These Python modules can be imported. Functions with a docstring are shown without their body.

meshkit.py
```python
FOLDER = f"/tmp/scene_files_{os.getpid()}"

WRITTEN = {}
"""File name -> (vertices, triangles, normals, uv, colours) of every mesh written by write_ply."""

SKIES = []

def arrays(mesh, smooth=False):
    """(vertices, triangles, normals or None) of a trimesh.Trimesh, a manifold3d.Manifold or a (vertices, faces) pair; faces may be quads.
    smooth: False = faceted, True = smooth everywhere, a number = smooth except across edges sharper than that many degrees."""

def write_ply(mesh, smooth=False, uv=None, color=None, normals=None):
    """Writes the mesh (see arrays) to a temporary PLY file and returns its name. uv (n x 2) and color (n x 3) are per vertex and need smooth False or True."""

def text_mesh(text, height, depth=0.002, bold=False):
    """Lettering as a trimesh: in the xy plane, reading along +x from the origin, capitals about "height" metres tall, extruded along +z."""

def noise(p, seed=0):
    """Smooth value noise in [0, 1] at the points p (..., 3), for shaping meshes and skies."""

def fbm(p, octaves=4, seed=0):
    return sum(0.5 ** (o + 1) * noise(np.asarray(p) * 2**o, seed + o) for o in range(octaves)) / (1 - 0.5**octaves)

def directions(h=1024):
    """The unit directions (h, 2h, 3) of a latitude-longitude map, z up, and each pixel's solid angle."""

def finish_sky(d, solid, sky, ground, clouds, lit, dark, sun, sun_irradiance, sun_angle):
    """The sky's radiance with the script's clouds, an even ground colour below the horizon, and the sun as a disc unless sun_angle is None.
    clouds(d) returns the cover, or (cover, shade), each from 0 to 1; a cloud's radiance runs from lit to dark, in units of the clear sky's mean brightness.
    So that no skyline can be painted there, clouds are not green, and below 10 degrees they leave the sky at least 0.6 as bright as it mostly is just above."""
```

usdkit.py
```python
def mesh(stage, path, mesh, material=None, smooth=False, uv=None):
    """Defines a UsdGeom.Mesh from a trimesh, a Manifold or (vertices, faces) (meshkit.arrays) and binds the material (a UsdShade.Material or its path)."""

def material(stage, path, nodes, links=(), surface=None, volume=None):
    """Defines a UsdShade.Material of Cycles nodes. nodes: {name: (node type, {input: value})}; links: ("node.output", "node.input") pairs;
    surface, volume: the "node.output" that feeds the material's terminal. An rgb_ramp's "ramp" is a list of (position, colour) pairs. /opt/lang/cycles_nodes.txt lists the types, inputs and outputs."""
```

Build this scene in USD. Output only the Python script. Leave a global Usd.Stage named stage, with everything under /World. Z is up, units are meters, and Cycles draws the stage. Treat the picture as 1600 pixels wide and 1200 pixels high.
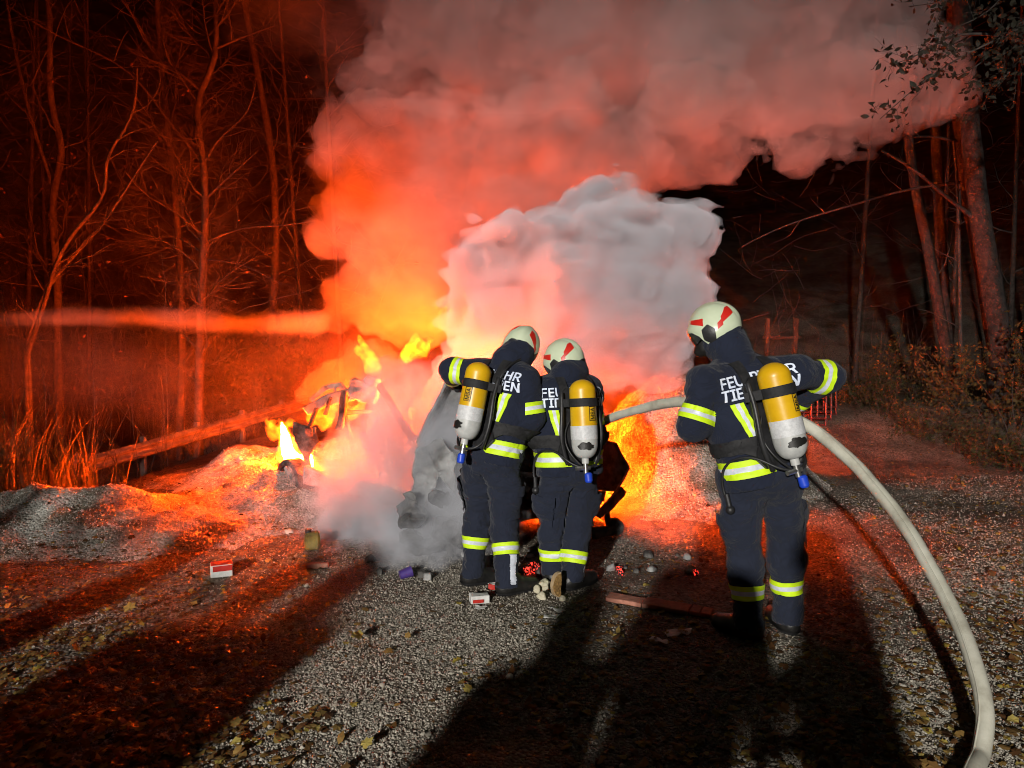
import math, random
import numpy as np, trimesh, usdkit, meshkit
from scipy.spatial import cKDTree
from pxr import Usd, UsdGeom, UsdLux, UsdShade, Gf, Sdf, Vt

# ------------------------------------------------------------------ camera, sky, flood light, exposure
stage = Usd.Stage.CreateInMemory()
UsdGeom.Xform.Define(stage, '/World')
FPX, HORIZON, EYE = 1150.0, 545.0, 1.65            # lens in pixels of the 1600 x 1200 photograph
PITCH = math.atan((600 - HORIZON) / FPX)
cam = UsdGeom.Camera.Define(stage, '/World/camera')
cam.CreateHorizontalApertureAttr(36.0)
cam.CreateFocalLengthAttr(36.0 * FPX / 1600)
cam.CreateClippingRangeAttr(Gf.Vec2f(0.05, 500))
cam.AddTranslateOp().Set(Gf.Vec3d(0, 0, EYE))
cam.AddRotateXOp().Set(90 - math.degrees(PITCH))
cam.CreateExposureAttr(0.0)

def at(px, py, Y):
    """the point at distance Y in front of the camera seen at a pixel of the photograph"""
    u, v = (px - 800) / FPX, (600 - py) / FPX
    d = np.array([u, math.cos(PITCH) + v * math.sin(PITCH), -math.sin(PITCH) + v * math.cos(PITCH)])
    return np.array([0, 0, EYE]) + d * (Y / d[1])

def M(name, nodes, links=(), surface='p.BSDF', volume=None):
    return usdkit.material(stage, '/World/Looks/' + name, nodes, links, surface=surface, volume=volume)

sky = UsdLux.DomeLight.Define(stage, '/World/sky')
skymat = M('night_sky', {'s': ('sky_texture', {'sky_type': 'single_scattering', 'sun_disc': False, 'sun_elevation': 0.03, 'sun_rotation': -2.8}),
                         'b': ('background_shader', {'strength': 0.0004})}, [('s.color', 'b.color')], surface='b.background')
UsdShade.MaterialBindingAPI.Apply(sky.GetPrim()).Bind(skymat)
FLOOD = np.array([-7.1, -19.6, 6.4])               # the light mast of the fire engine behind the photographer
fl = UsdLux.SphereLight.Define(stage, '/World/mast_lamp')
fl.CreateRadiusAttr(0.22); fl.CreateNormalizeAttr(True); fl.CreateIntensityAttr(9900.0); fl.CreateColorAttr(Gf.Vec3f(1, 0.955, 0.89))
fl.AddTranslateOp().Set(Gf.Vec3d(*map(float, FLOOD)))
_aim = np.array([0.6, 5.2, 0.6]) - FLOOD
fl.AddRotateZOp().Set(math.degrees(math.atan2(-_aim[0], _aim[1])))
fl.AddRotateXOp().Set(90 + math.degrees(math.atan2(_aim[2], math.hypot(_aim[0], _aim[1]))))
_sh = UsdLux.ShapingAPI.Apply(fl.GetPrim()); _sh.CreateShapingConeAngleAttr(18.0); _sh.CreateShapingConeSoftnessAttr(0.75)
FIRE = (1.0, 0.068, 0.0018)
FIRE_K = 1.0

# ------------------------------------------------------------------ helpers
rng = np.random.default_rng(7)
rnd = random.Random(7)
_used = {}

def _path(name, parent):
    base = (str(parent.GetPath()) if parent is not None else '/World') + '/'
    n = _used.get(base + name, -1) + 1
    _used[base + name] = n
    return base + (name if n == 0 else f'{name}_{n:03d}')

def keys(p, label=None, category=None, group=None, kind=None):
    for k, v in (('label', label), ('category', category), ('group', group), ('kind', kind)):
        if v:
            p.SetCustomDataByKey(k, v)
    return p

def thing(name, label, category, loc=(0, 0, 0), rotz=0.0, group=None, parent=None):
    x = UsdGeom.Xform.Define(stage, _path(name, parent))
    x.AddTranslateOp().Set(Gf.Vec3d(*map(float, loc)))
    if rotz:
        x.AddRotateZOp().Set(math.degrees(rotz))
    keys(x.GetPrim(), label, category, group)
    LOC[str(x.GetPath())] = np.array(loc, float)
    return x.GetPrim()
LOC = {}

def obj(name, mesh, mat, parent=None, smooth=30, world=False, **k):
    """one mesh prim; world: the vertices are world coordinates and the parent is a thing without rotation"""
    path = _path(name, parent)
    v, f, n = meshkit.arrays(mesh, smooth)
    if world and parent is not None:
        top = '/'.join(str(parent.GetPath()).split('/')[:3])
        v = v - LOC[top]
    m = UsdGeom.Mesh.Define(stage, path)
    m.CreatePointsAttr(Vt.Vec3fArray.FromNumpy(v.astype(np.float32)))
    m.CreateFaceVertexCountsAttr(Vt.IntArray.FromNumpy(np.full(len(f), 3, np.int32)))
    m.CreateFaceVertexIndicesAttr(Vt.IntArray.FromNumpy(f.astype(np.int32).ravel()))
    m.CreateSubdivisionSchemeAttr('none')
    if n is not None:
        m.CreateNormalsAttr(Vt.Vec3fArray.FromNumpy(n.astype(np.float32)))
        m.SetNormalsInterpolation('vertex')
    UsdShade.MaterialBindingAPI.Apply(m.GetPrim()).Bind(mat)
    keys(m.GetPrim(), **k)
    return m.GetPrim()

def cat(ms):
    return trimesh.util.concatenate([trimesh.Trimesh(*(lambda a: (a[0], a[1]))(meshkit.arrays(m)), process=False) for m in ms])

def tube(pts, radii, sides=6, caps=True):
    p = np.asarray(pts, float); n = len(p)
    r = np.broadcast_to(np.asarray(radii, float), (n,))
    t = np.gradient(p, axis=0); t /= np.linalg.norm(t, axis=1, keepdims=True) + 1e-12
    a = np.zeros_like(p)
    ref = np.array([0, 0, 1.0]) if abs(t[0, 2]) < 0.9 else np.array([1.0, 0, 0])
    a[0] = np.cross(t[0], ref); a[0] /= np.linalg.norm(a[0])
    for i in range(1, n):
        w = a[i - 1] - t[i] * (a[i - 1] @ t[i]); a[i] = w / (np.linalg.norm(w) + 1e-12)
    b = np.cross(t, a)
    ang = np.arange(sides) * 2 * np.pi / sides
    v = p[:, None] + r[:, None, None] * (np.cos(ang)[None, :, None] * a[:, None] + np.sin(ang)[None, :, None] * b[:, None])
    i, j = np.meshgrid(np.arange(n - 1), np.arange(sides), indexing='ij')
    q = np.stack([i * sides + j, i * sides + (j + 1) % sides, (i + 1) * sides + (j + 1) % sides, (i + 1) * sides + j], -1).reshape(-1, 4)
    v = v.reshape(-1, 3); f = np.vstack([q[:, [0, 1, 2]], q[:, [0, 2, 3]]])
    if caps:
        k = len(v); v = np.vstack([v, p[:1], p[-1:]])
        f = np.vstack([f, [[k, (j + 1) % sides, j] for j in range(sides)], [[k + 1, (n - 1) * sides + j, (n - 1) * sides + (j + 1) % sides] for j in range(sides)]])
    return trimesh.Trimesh(v, f, process=False)

def spline(pts, n=24):
    from scipy.interpolate import CubicSpline
    p = np.asarray(pts, float)
    s = np.concatenate([[0], np.cumsum(np.linalg.norm(np.diff(p, axis=0), axis=1))])
    return CubicSpline(s, p, bc_type='natural')(np.linspace(0, s[-1], n))

def box(size, loc=(0, 0, 0), rot=None, bevel=0.0):
    """a box with chamfered edges"""
    s = np.asarray(size, float) / 2
    if bevel > 0:
        b = min(bevel, s.min() * 0.6)
        pts = []
        for k in range(3):
            e = s - b; e[k] = s[k]
            pts += [e * np.array(g) for g in np.ndindex(2, 2, 2) for g in [[1 - 2 * q for q in g]]]
        m = trimesh.convex.convex_hull(np.array(pts))
    else:
        m = trimesh.creation.box(s * 2)
    if rot is not None:
        m.apply_transform(rot)
    m.apply_translation(loc)
    return m

def rot(axis, deg):
    return trimesh.transformations.rotation_matrix(math.radians(deg), axis)

def euler(x=0, y=0, z=0):
    return rot([0, 0, 1], z) @ rot([0, 1, 0], y) @ rot([1, 0, 0], x)

def frame(right, fwd, up, o):
    m = np.eye(4); m[:3, 0], m[:3, 1], m[:3, 2], m[:3, 3] = right, fwd, up, o
    return m

def crumple(m, amp, scale, seed=0, maxedge=None):
    if maxedge:
        v, f = trimesh.remesh.subdivide_to_size(m.vertices, m.faces, maxedge)
        m = trimesh.Trimesh(v, f); m.merge_vertices()
    else:
        m = m.copy()
    v = m.vertices
    d = np.stack([meshkit.fbm(v * scale + 17.3 * k, 3, seed + 5 * k) - 0.5 for k in range(3)], -1)
    m.vertices = v + d * 2 * amp
    return m

def nets(f, lo, pitch):
    """surface nets of the grid f, positive inside"""
    n = np.array(f.shape); ins = f > 0
    cnt = np.zeros(n - 1); acc = np.zeros((*(n - 1), 3))
    for ax in range(3):
        s0 = [slice(None)] * 3; s1 = [slice(None)] * 3; s0[ax] = slice(0, -1); s1[ax] = slice(1, None)
        a, b = f[tuple(s0)], f[tuple(s1)]; cr = (a > 0) != (b > 0)
        t = np.where(cr, a / np.where(cr, a - b, 1), 0)
        o = [k for k in range(3) if k != ax]
        for i in (0, 1):
            for j in (0, 1):
                s = [slice(None)] * 3; s[o[0]] = slice(i, n[o[0]] - 1 + i); s[o[1]] = slice(j, n[o[1]] - 1 + j)
                c = cr[tuple(s)]; tt = t[tuple(s)]
                cnt += c; acc[..., ax] += np.where(c, tt, 0); acc[..., o[0]] += c * i; acc[..., o[1]] += c * j
    act = cnt > 0; idx = -np.ones(n - 1, int); idx[act] = np.arange(act.sum())
    v = (np.stack(np.nonzero(act), -1) + acc[act] / cnt[act][:, None]) * pitch + lo
    Q = []
    for ax in range(3):
        o = [(ax + 1) % 3, (ax + 2) % 3]
        s0 = [slice(1, -1)] * 3; s1 = [slice(1, -1)] * 3; s0[ax] = slice(0, -1); s1[ax] = slice(1, None)
        a = ins[tuple(s0)]; b = ins[tuple(s1)]
        e0 = np.zeros(3, int); e0[o[0]] = 1; e1 = np.zeros(3, int); e1[o[1]] = 1
        for flip, m in ((False, a & ~b), (True, ~a & b)):
            p = np.stack(np.nonzero(m), -1)
            for k in o:
                p[:, k] += 1
            g = lambda d: idx[tuple((p - d).T)]
            q = np.stack([g(e0 + e1), g(e1), g(e0 * 0), g(e0)], -1)
            Q.append(q[:, ::-1] if flip else q)
    q = np.vstack(Q)
    return trimesh.Trimesh(v, np.vstack([q[:, [0, 1, 2]], q[:, [0, 2, 3]]]), process=False)

def solid(caps, pitch, k=40.0, extra=None, cut=None):
    """one smooth surface over round cones (a, b, ra, rb); k: higher blends less"""
    A = np.array([c[0] for c in caps], float); B = np.array([c[1] for c in caps], float)
    ra = np.array([c[2] for c in caps]); rb = np.array([c[3] for c in caps])
    mr = np.maximum(ra, rb)[:, None] + 4 * pitch + 0.02
    lo = np.minimum((A - mr).min(0), (B - mr).min(0)); hi = np.maximum((A + mr).max(0), (B + mr).max(0))
    n = np.ceil((hi - lo) / pitch).astype(int) + 1
    g = np.stack(np.meshgrid(*[lo[q] + np.arange(n[q]) * pitch for q in range(3)], indexing='ij'), -1)
    s = np.zeros(tuple(n))
    for a, b, p, q in zip(A, B, ra, rb):
        ab = b - a; l = ab @ ab
        t = np.clip(((g - a) @ ab) / (l + 1e-12), 0, 1)
        d = np.linalg.norm(g - a - t[..., None] * ab, axis=-1) - (p + (q - p) * t)
        s += np.exp(np.clip(-k * d, -60, 60))
    f = np.log(s + 1e-30) / k
    if extra is not None:
        f = f + extra(g)
    if cut is not None:
        f = np.minimum(f, cut(g))
    return nets(f, lo, pitch)

# ------------------------------------------------------------------ materials
def noisy(name, c1, c2, scale=8, rough=0.8, bump=0.0, bscale=None, detail=6, lo=0.35, hi=0.65, metallic=0.0, spec=0.5, dist=0.01, **extra):
    nodes = {'g': ('texture_coordinate', {}), 'n': ('noise_texture', {'scale': scale, 'detail': detail, 'roughness': 0.65}),
             'r': ('rgb_ramp', {'ramp': [(lo, c1), (hi, c2)]}),
             'p': ('principled_bsdf', {'roughness': rough, 'metallic': metallic, 'specular_ior_level': spec, **extra})}
    links = [('g.object', 'n.vector'), ('n.fac', 'r.fac'), ('r.color', 'p.base_color')]
    if bump:
        nodes['nb'] = ('noise_texture', {'scale': bscale or scale * 4, 'detail': 5, 'roughness': 0.6})
        nodes['b'] = ('bump', {'strength': bump, 'distance': dist})
        links += [('g.object', 'nb.vector'), ('nb.fac', 'b.height'), ('b.normal', 'p.normal')]
    return M(name, nodes, links)

def cloth(name, c):
    return M(name, {'g': ('texture_coordinate', {}), 'n': ('noise_texture', {'scale': 7, 'detail': 4}),
                    'm': ('mix_color', {'a': [x * 0.78 for x in c], 'b': [x * 1.3 for x in c]}),
                    'w': ('noise_texture', {'scale': 420, 'detail': 2}), 'f': ('noise_texture', {'scale': 9, 'detail': 4, 'roughness': 0.6, 'distortion': 1.6}),
                    'h': ('math', {'math_type': 'multiply_add', 'value2': 0.05}), 'b': ('bump', {'strength': 0.75, 'distance': 0.035}),
                    'p': ('principled_bsdf', {'roughness': 0.88, 'specular_ior_level': 0.25, 'sheen_weight': 0.08})},
             [('g.object', 'n.vector'), ('g.object', 'w.vector'), ('g.object', 'f.vector'), ('n.fac', 'm.fac'), ('m.result', 'p.base_color'),
              ('w.fac', 'h.value1'), ('f.fac', 'h.value3'), ('h.value', 'b.height'), ('b.normal', 'p.normal')])

JACKET = cloth('jacket_cloth', (0.011, 0.015, 0.031))
TROUSER = cloth('trouser_cloth', (0.014, 0.018, 0.033))
HOODC = cloth('hood_cloth', (0.012, 0.013, 0.018))
YELLOW = noisy('fluorescent_yellow', (0.56, 0.80, 0.008), (0.66, 0.94, 0.012), 30, 0.6, 0.15, 90, dist=0.003)
SILVER = noisy('silver_tape', (0.52, 0.56, 0.64), (0.74, 0.78, 0.88), 16, 0.45, 0.15, 120, dist=0.003)
LETTER = noisy('reflective_lettering', (0.62, 0.70, 0.88), (0.78, 0.84, 0.96), 25, 0.5)
HELMET = noisy('helmet_shell', (0.54, 0.62, 0.43), (0.60, 0.67, 0.49), 12, 0.28, 0.02, 60)
RED = noisy('red_decal', (0.55, 0.016, 0.01), (0.62, 0.025, 0.014), 20, 0.4)
BLACK = noisy('black_webbing', (0.006, 0.006, 0.007), (0.016, 0.016, 0.018), 60, 0.75, 0.3, 300, dist=0.003)
PLASTIC = noisy('black_plastic', (0.010, 0.010, 0.011), (0.026, 0.026, 0.028), 20, 0.45, 0.1, 80)
RUBBER = noisy('boot_leather', (0.007, 0.007, 0.007), (0.020, 0.019, 0.018), 14, 0.42, 0.25, 60)
TANKY = noisy('tank_yellow', (0.64, 0.36, 0.006), (0.74, 0.44, 0.010), 9, 0.35, 0.04, 40)
TANKW = noisy('tank_grey', (0.40, 0.41, 0.40), (0.55, 0.56, 0.54), 14, 0.45, 0.06, 60)
STICKER = noisy('tank_sticker', (0.50, 0.51, 0.52), (0.66, 0.67, 0.68), 60, 0.5)
INK = M('black_print', {'p': ('principled_bsdf', {'base_color': (0.012, 0.011, 0.010), 'roughness': 0.5})})
BLUE = M('blue_knob', {'p': ('principled_bsdf', {'base_color': (0.015, 0.06, 0.55), 'roughness': 0.4})})
METAL = noisy('valve_metal', (0.35, 0.35, 0.34), (0.6, 0.6, 0.58), 30, 0.3, metallic=0.9)
LENS = M('mask_lens', {'p': ('principled_bsdf', {'base_color': (0.03, 0.032, 0.035), 'roughness': 0.08})})
CHAR = noisy('charred_metal', (0.012, 0.011, 0.010), (0.16, 0.15, 0.14), 9, 0.8, 0.6, 30, lo=0.40, hi=0.72, dist=0.02)
ASH = noisy('ashy_panel', (0.07, 0.07, 0.068), (0.42, 0.42, 0.41), 5, 0.75, 0.4, 26, lo=0.32, hi=0.66, dist=0.012)
BARK_L = noisy('young_bark', (0.02, 0.016, 0.013), (0.085, 0.068, 0.06), 14, 0.85, 0.5, 40, dist=0.01)
BARK_R = noisy('spruce_bark', (0.012, 0.009, 0.008), (0.05, 0.037, 0.032), 10, 0.9, 0.8, 26, dist=0.03)
TWIG = noisy('twig_bark', (0.024, 0.020, 0.017), (0.075, 0.062, 0.052), 6, 0.85)
RAIL = noisy('rusty_galvanised', (0.05, 0.04, 0.035), (0.17, 0.155, 0.14), 6, 0.55, 0.2, 30)
HOSE = M('hose_jacket', {'g': ('texture_coordinate', {}), 'n': ('noise_texture', {'scale': 5, 'detail': 6, 'roughness': 0.7}),
                         'r': ('rgb_ramp', {'ramp': [(0.3, (0.30, 0.28, 0.22)), (0.5, (0.46, 0.45, 0.37)), (0.7, (0.55, 0.54, 0.46))]}),
                         'w': ('noise_texture', {'scale': 260, 'detail': 1}), 'b': ('bump', {'strength': 0.4, 'distance': 0.003}),
                         'p': ('principled_bsdf', {'roughness': 0.8})},
         [('g.object', 'n.vector'), ('g.object', 'w.vector'), ('n.fac', 'r.fac'), ('r.color', 'p.base_color'), ('w.fac', 'b.height'), ('b.normal', 'p.normal')])

def leafmat(name, cols):
    ramp = [(i / (len(cols) - 1), c) for i, c in enumerate(cols)]
    return M(name, {'g': ('geometry', {}), 'o': ('object_info', {}), 'a': ('math', {'math_type': 'add'}), 'f': ('math', {'math_type': 'fraction'}),
                    'r': ('rgb_ramp', {'ramp': ramp}), 'p': ('principled_bsdf', {'roughness': 0.6, 'specular_ior_level': 0.15}),
                    't': ('translucent_bsdf', {}), 'm': ('mix_closure', {'fac': 0.25})},
             [('g.random_per_island', 'a.value1'), ('o.random', 'a.value2'), ('a.value', 'f.value1'), ('f.value', 'r.fac'), ('r.color', 'p.base_color'), ('r.color', 't.color'),
              ('p.BSDF', 'm.closure1'), ('t.BSDF', 'm.closure2')], surface='m.closure')

LEAF_DRY = leafmat('dry_leaves', [(0.05, 0.025, 0.012), (0.16, 0.075, 0.028), (0.28, 0.17, 0.05), (0.09, 0.045, 0.02), (0.34, 0.24, 0.07)])
LEAF_YEL = leafmat('yellow_leaves', [(0.36, 0.27, 0.05), (0.42, 0.33, 0.10), (0.30, 0.24, 0.04)])
LEAF_DARK = leafmat('dark_leaves', [(0.02, 0.022, 0.016), (0.035, 0.035, 0.022), (0.028, 0.022, 0.018)])
LEAF_AUT = leafmat('autumn_leaves', [(0.10, 0.055, 0.018), (0.17, 0.10, 0.03), (0.07, 0.05, 0.018), (0.22, 0.13, 0.04)])
LEAF_OLIVE = leafmat('olive_leaves', [(0.05, 0.045, 0.012), (0.10, 0.085, 0.02), (0.06, 0.05, 0.015)])
WEED = leafmat('weed_leaves', [(0.025, 0.032, 0.012), (0.05, 0.06, 0.022), (0.07, 0.06, 0.03)])
REED = leafmat('reed_blades', [(0.10, 0.09, 0.045), (0.06, 0.055, 0.025), (0.14, 0.115, 0.06)])
STONE = M('gravel_stone', {'o': ('object_info', {}), 'r': ('rgb_ramp', {'ramp': [(0, (0.15, 0.135, 0.11)), (0.4, (0.30, 0.275, 0.225)), (0.75, (0.42, 0.39, 0.325)), (1, (0.22, 0.18, 0.14))]}),
                           'p': ('principled_bsdf', {'roughness': 0.75})}, [('o.random', 'r.fac'), ('r.color', 'p.base_color')])
STONE_W = M('pale_gravel', {'o': ('object_info', {}), 'r': ('rgb_ramp', {'ramp': [(0, (0.34, 0.33, 0.29)), (0.5, (0.56, 0.55, 0.50)), (1, (0.66, 0.65, 0.60))]}),
                            'p': ('principled_bsdf', {'roughness': 0.8})}, [('o.random', 'r.fac'), ('r.color', 'p.base_color')])

# ------------------------------------------------------------------ ground
def gauss(x, y, cx, cy, h, r, ry=None):
    return h * np.exp(-((x - cx) / r) ** 2 - ((y - cy) / (ry or r)) ** 2)

def sstep(a, b, x):
    t = np.clip((x - a) / (b - a), 0, 1); return t * t * (3 - 2 * t)

def fb(x, y, s, o=4, seed=0):
    return meshkit.fbm(np.stack([x * s, y * s, np.zeros_like(x) + 0.37], -1), o, seed) - 0.5

def base_h(x, y):
    z = 0.05 * fb(x, y, 0.7) + 0.035 * fb(x, y, 3.0, 3, 5) + 0.02 * fb(x, y, 9, 2, 9) * sstep(30, 10, np.hypot(x, y))
    z = z + 0.65 * sstep(10, 13.5, y) * sstep(3.4, 5.2, x)                # grassy bank on the right
    z = z - 0.5 * sstep(-4.5, -6.5, x) * sstep(4, 8, y) * sstep(40, 20, y)  # the slope behind the guard rail
    z = z + np.maximum(0, y - 14.5) * 0.34 * sstep(-3.5, -7.5, x)         # wooded slope on the left
    z = z + np.maximum(0, y - 24) * 0.42 + np.maximum(0, -x - 11) * 0.35 * sstep(0, 8, y) + np.maximum(0, x - 15) * 0.3 * sstep(4, 10, y)
    return z

def heap_left_h(x, y):
    z = gauss(x, y, -3.75, 6.6, 0.30, 0.85, 0.7) + gauss(x, y, -2.75, 6.45, 0.10, 0.5) + gauss(x, y, -4.9, 6.9, 0.24, 0.9)
    z = z + gauss(x, y, -2.75, 8.1, 0.30, 0.75, 0.8) + gauss(x, y, -3.2, 9.6, 0.45, 0.9) + gauss(x, y, -2.2, 10.0, 0.38, 0.8) + gauss(x, y, -1.95, 7.35, 0.16, 0.45, 0.3)
    z = z + gauss(x, y, -2.4, 7.6, 0.075, 1.3, 1.0)
    return z * (1 + 1.5 * fb(x, y, 1.9, 4, 21)) + 0.11 * fb(x, y, 3.5, 4, 3) - 0.05

def heap_right_h(x, y):
    z = 1.35 * sstep(1.75, 0.35, np.hypot((x - 2.2) / 1.05, (y - 9.2)))
    z = z + gauss(x, y, 1.9, 7.5, 0.10, 1.3, 0.8)
    return z * (1 + 0.8 * fb(x, y, 1.4, 4, 33)) + 0.14 * fb(x, y, 3.5, 4, 13) - 0.05

def H(x, y):
    x, y = np.asarray(x, float), np.asarray(y, float)
    return base_h(x, y) + np.maximum(0, np.maximum(np.where((x > -6.2) & (x < -1.1) & (y > 5.2) & (y < 12.6), heap_left_h(x, y), 0),
                                                   np.where((x > 0.3) & (x < 4.6) & (y > 5.9) & (y < 12), heap_right_h(x, y), 0)))

def sheet(xs, ys, hf):
    X, Y = np.meshgrid(xs, ys, indexing='ij')
    v = np.stack([X, Y, hf(X, Y)], -1).reshape(-1, 3)
    i, j = np.meshgrid(np.arange(len(xs) - 1), np.arange(len(ys) - 1), indexing='ij')
    k = i * len(ys) + j
    q = np.stack([k, k + len(ys), k + len(ys) + 1, k + 1], -1).reshape(-1, 4)
    return trimesh.Trimesh(v, np.vstack([q[:, [0, 1, 2]], q[:, [0, 2, 3]]]), process=False)

GROUND = M('ground_soil', {'g': ('geometry', {}), 'n1': ('noise_texture', {'scale': 0.9, 'detail': 6, 'roughness': 0.7}), 'n2': ('noise_texture', {'scale': 14, 'detail': 5, 'roughness': 0.7}),
                           'v': ('voronoi_texture', {'scale': 55, 'randomness': 1}), 'vl': ('voronoi_texture', {'scale': 22}),
                           'soil': ('rgb_ramp', {'ramp': [(0.3, (0.026, 0.018, 0.012)), (0.5, (0.075, 0.055, 0.038)), (0.7, (0.15, 0.115, 0.08))]}),
                           'peb': ('rgb_ramp', {'ramp': [(0.0, (0.05, 0.04, 0.03)), (0.4, (0.17, 0.15, 0.12)), (0.8, (0.32, 0.30, 0.25)), (1, (0.12, 0.09, 0.06))]}),
                           'sep': ('separate_color', {}), 'mk': ('map_range', {'from_min': 0.40, 'from_max': 0.58, 'clamp': True}),
                           'mx': ('mix_color', {}), 'hs': ('math', {'math_type': 'multiply_add', 'value2': -0.9}), 'b': ('bump', {'strength': 0.9, 'distance': 0.02}),
                           'p': ('principled_bsdf', {'roughness': 0.72, 'specular_ior_level': 0.4})},
           [('g.position', 'n1.vector'), ('g.position', 'n2.vector'), ('g.position', 'v.vector'), ('n2.fac', 'soil.fac'), ('v.color', 'sep.color'), ('sep.r', 'peb.fac'),
            ('n1.fac', 'mk.value'), ('mk.result', 'mx.fac'), ('soil.color', 'mx.a'), ('peb.color', 'mx.b'), ('mx.result', 'p.base_color'),
            ('v.distance', 'hs.value1'), ('n2.fac', 'hs.value3'), ('hs.value', 'b.height'), ('b.normal', 'p.normal')])
GRAVEL = M('heap_gravel', {'g': ('geometry', {}), 'v': ('voronoi_texture', {'scale': 48}), 'n': ('noise_texture', {'scale': 3, 'detail': 5}), 'sep': ('separate_color', {}),
                           'peb': ('rgb_ramp', {'ramp': [(0, (0.26, 0.25, 0.21)), (0.5, (0.44, 0.42, 0.37)), (1, (0.55, 0.53, 0.48))]}),
                           'dirt': ('rgb_ramp', {'ramp': [(0.36, (0.42, 0.36, 0.28)), (0.55, (1, 1, 1))]}), 'mu': ('mix_color', {'blend_type': 'multiply', 'fac': 1.0}),
                           'hs': ('math', {'math_type': 'multiply', 'value2': -1.0}), 'b': ('bump', {'strength': 1.0, 'distance': 0.02}), 'p': ('principled_bsdf', {'roughness': 0.85})},
           [('g.position', 'v.vector'), ('g.position', 'n.vector'), ('v.color', 'sep.color'), ('sep.r', 'peb.fac'), ('n.fac', 'dirt.fac'), ('peb.color', 'mu.a'), ('dirt.color', 'mu.b'),
            ('mu.result', 'p.base_color'), ('v.distance', 'hs.value1'), ('hs.value', 'b.height'), ('b.normal', 'p.normal')])
gx = np.concatenate([-np.geomspace(90, 6.2, 44), np.arange(-6, 6.01, 0.055), np.geomspace(6.2, 90, 44)])
gy = np.concatenate([np.linspace(-40, 2.2, 40), np.arange(2.4, 12, 0.055), np.geomspace(12.1, 110, 90)])
obj('ground', sheet(gx, gy, base_h), GROUND, smooth=True, kind='structure')
obj('gravel_heap', sheet(np.arange(-6.2, -1.1, 0.045), np.arange(5.2, 12.6, 0.045), lambda x, y: base_h(x, y) + heap_left_h(x, y)), GRAVEL, smooth=True, kind='structure')
obj('gravel_bank', sheet(np.arange(0.3, 4.6, 0.045), np.arange(5.9, 12, 0.045), lambda x, y: base_h(x, y) + heap_right_h(x, y)), GRAVEL, smooth=True, kind='structure')

# ------------------------------------------------------------------ smoke, spray and fire
def blob_field(bs, p, k=3.5):
    s = np.zeros(p.shape[:-1])
    for px, py, Y, r in bs:
        s += np.exp(np.clip(k * (r * Y / FPX - np.linalg.norm(p - at(px, py, Y), axis=-1)), -50, 50))
    return np.log(s + 1e-22) / k

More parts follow.
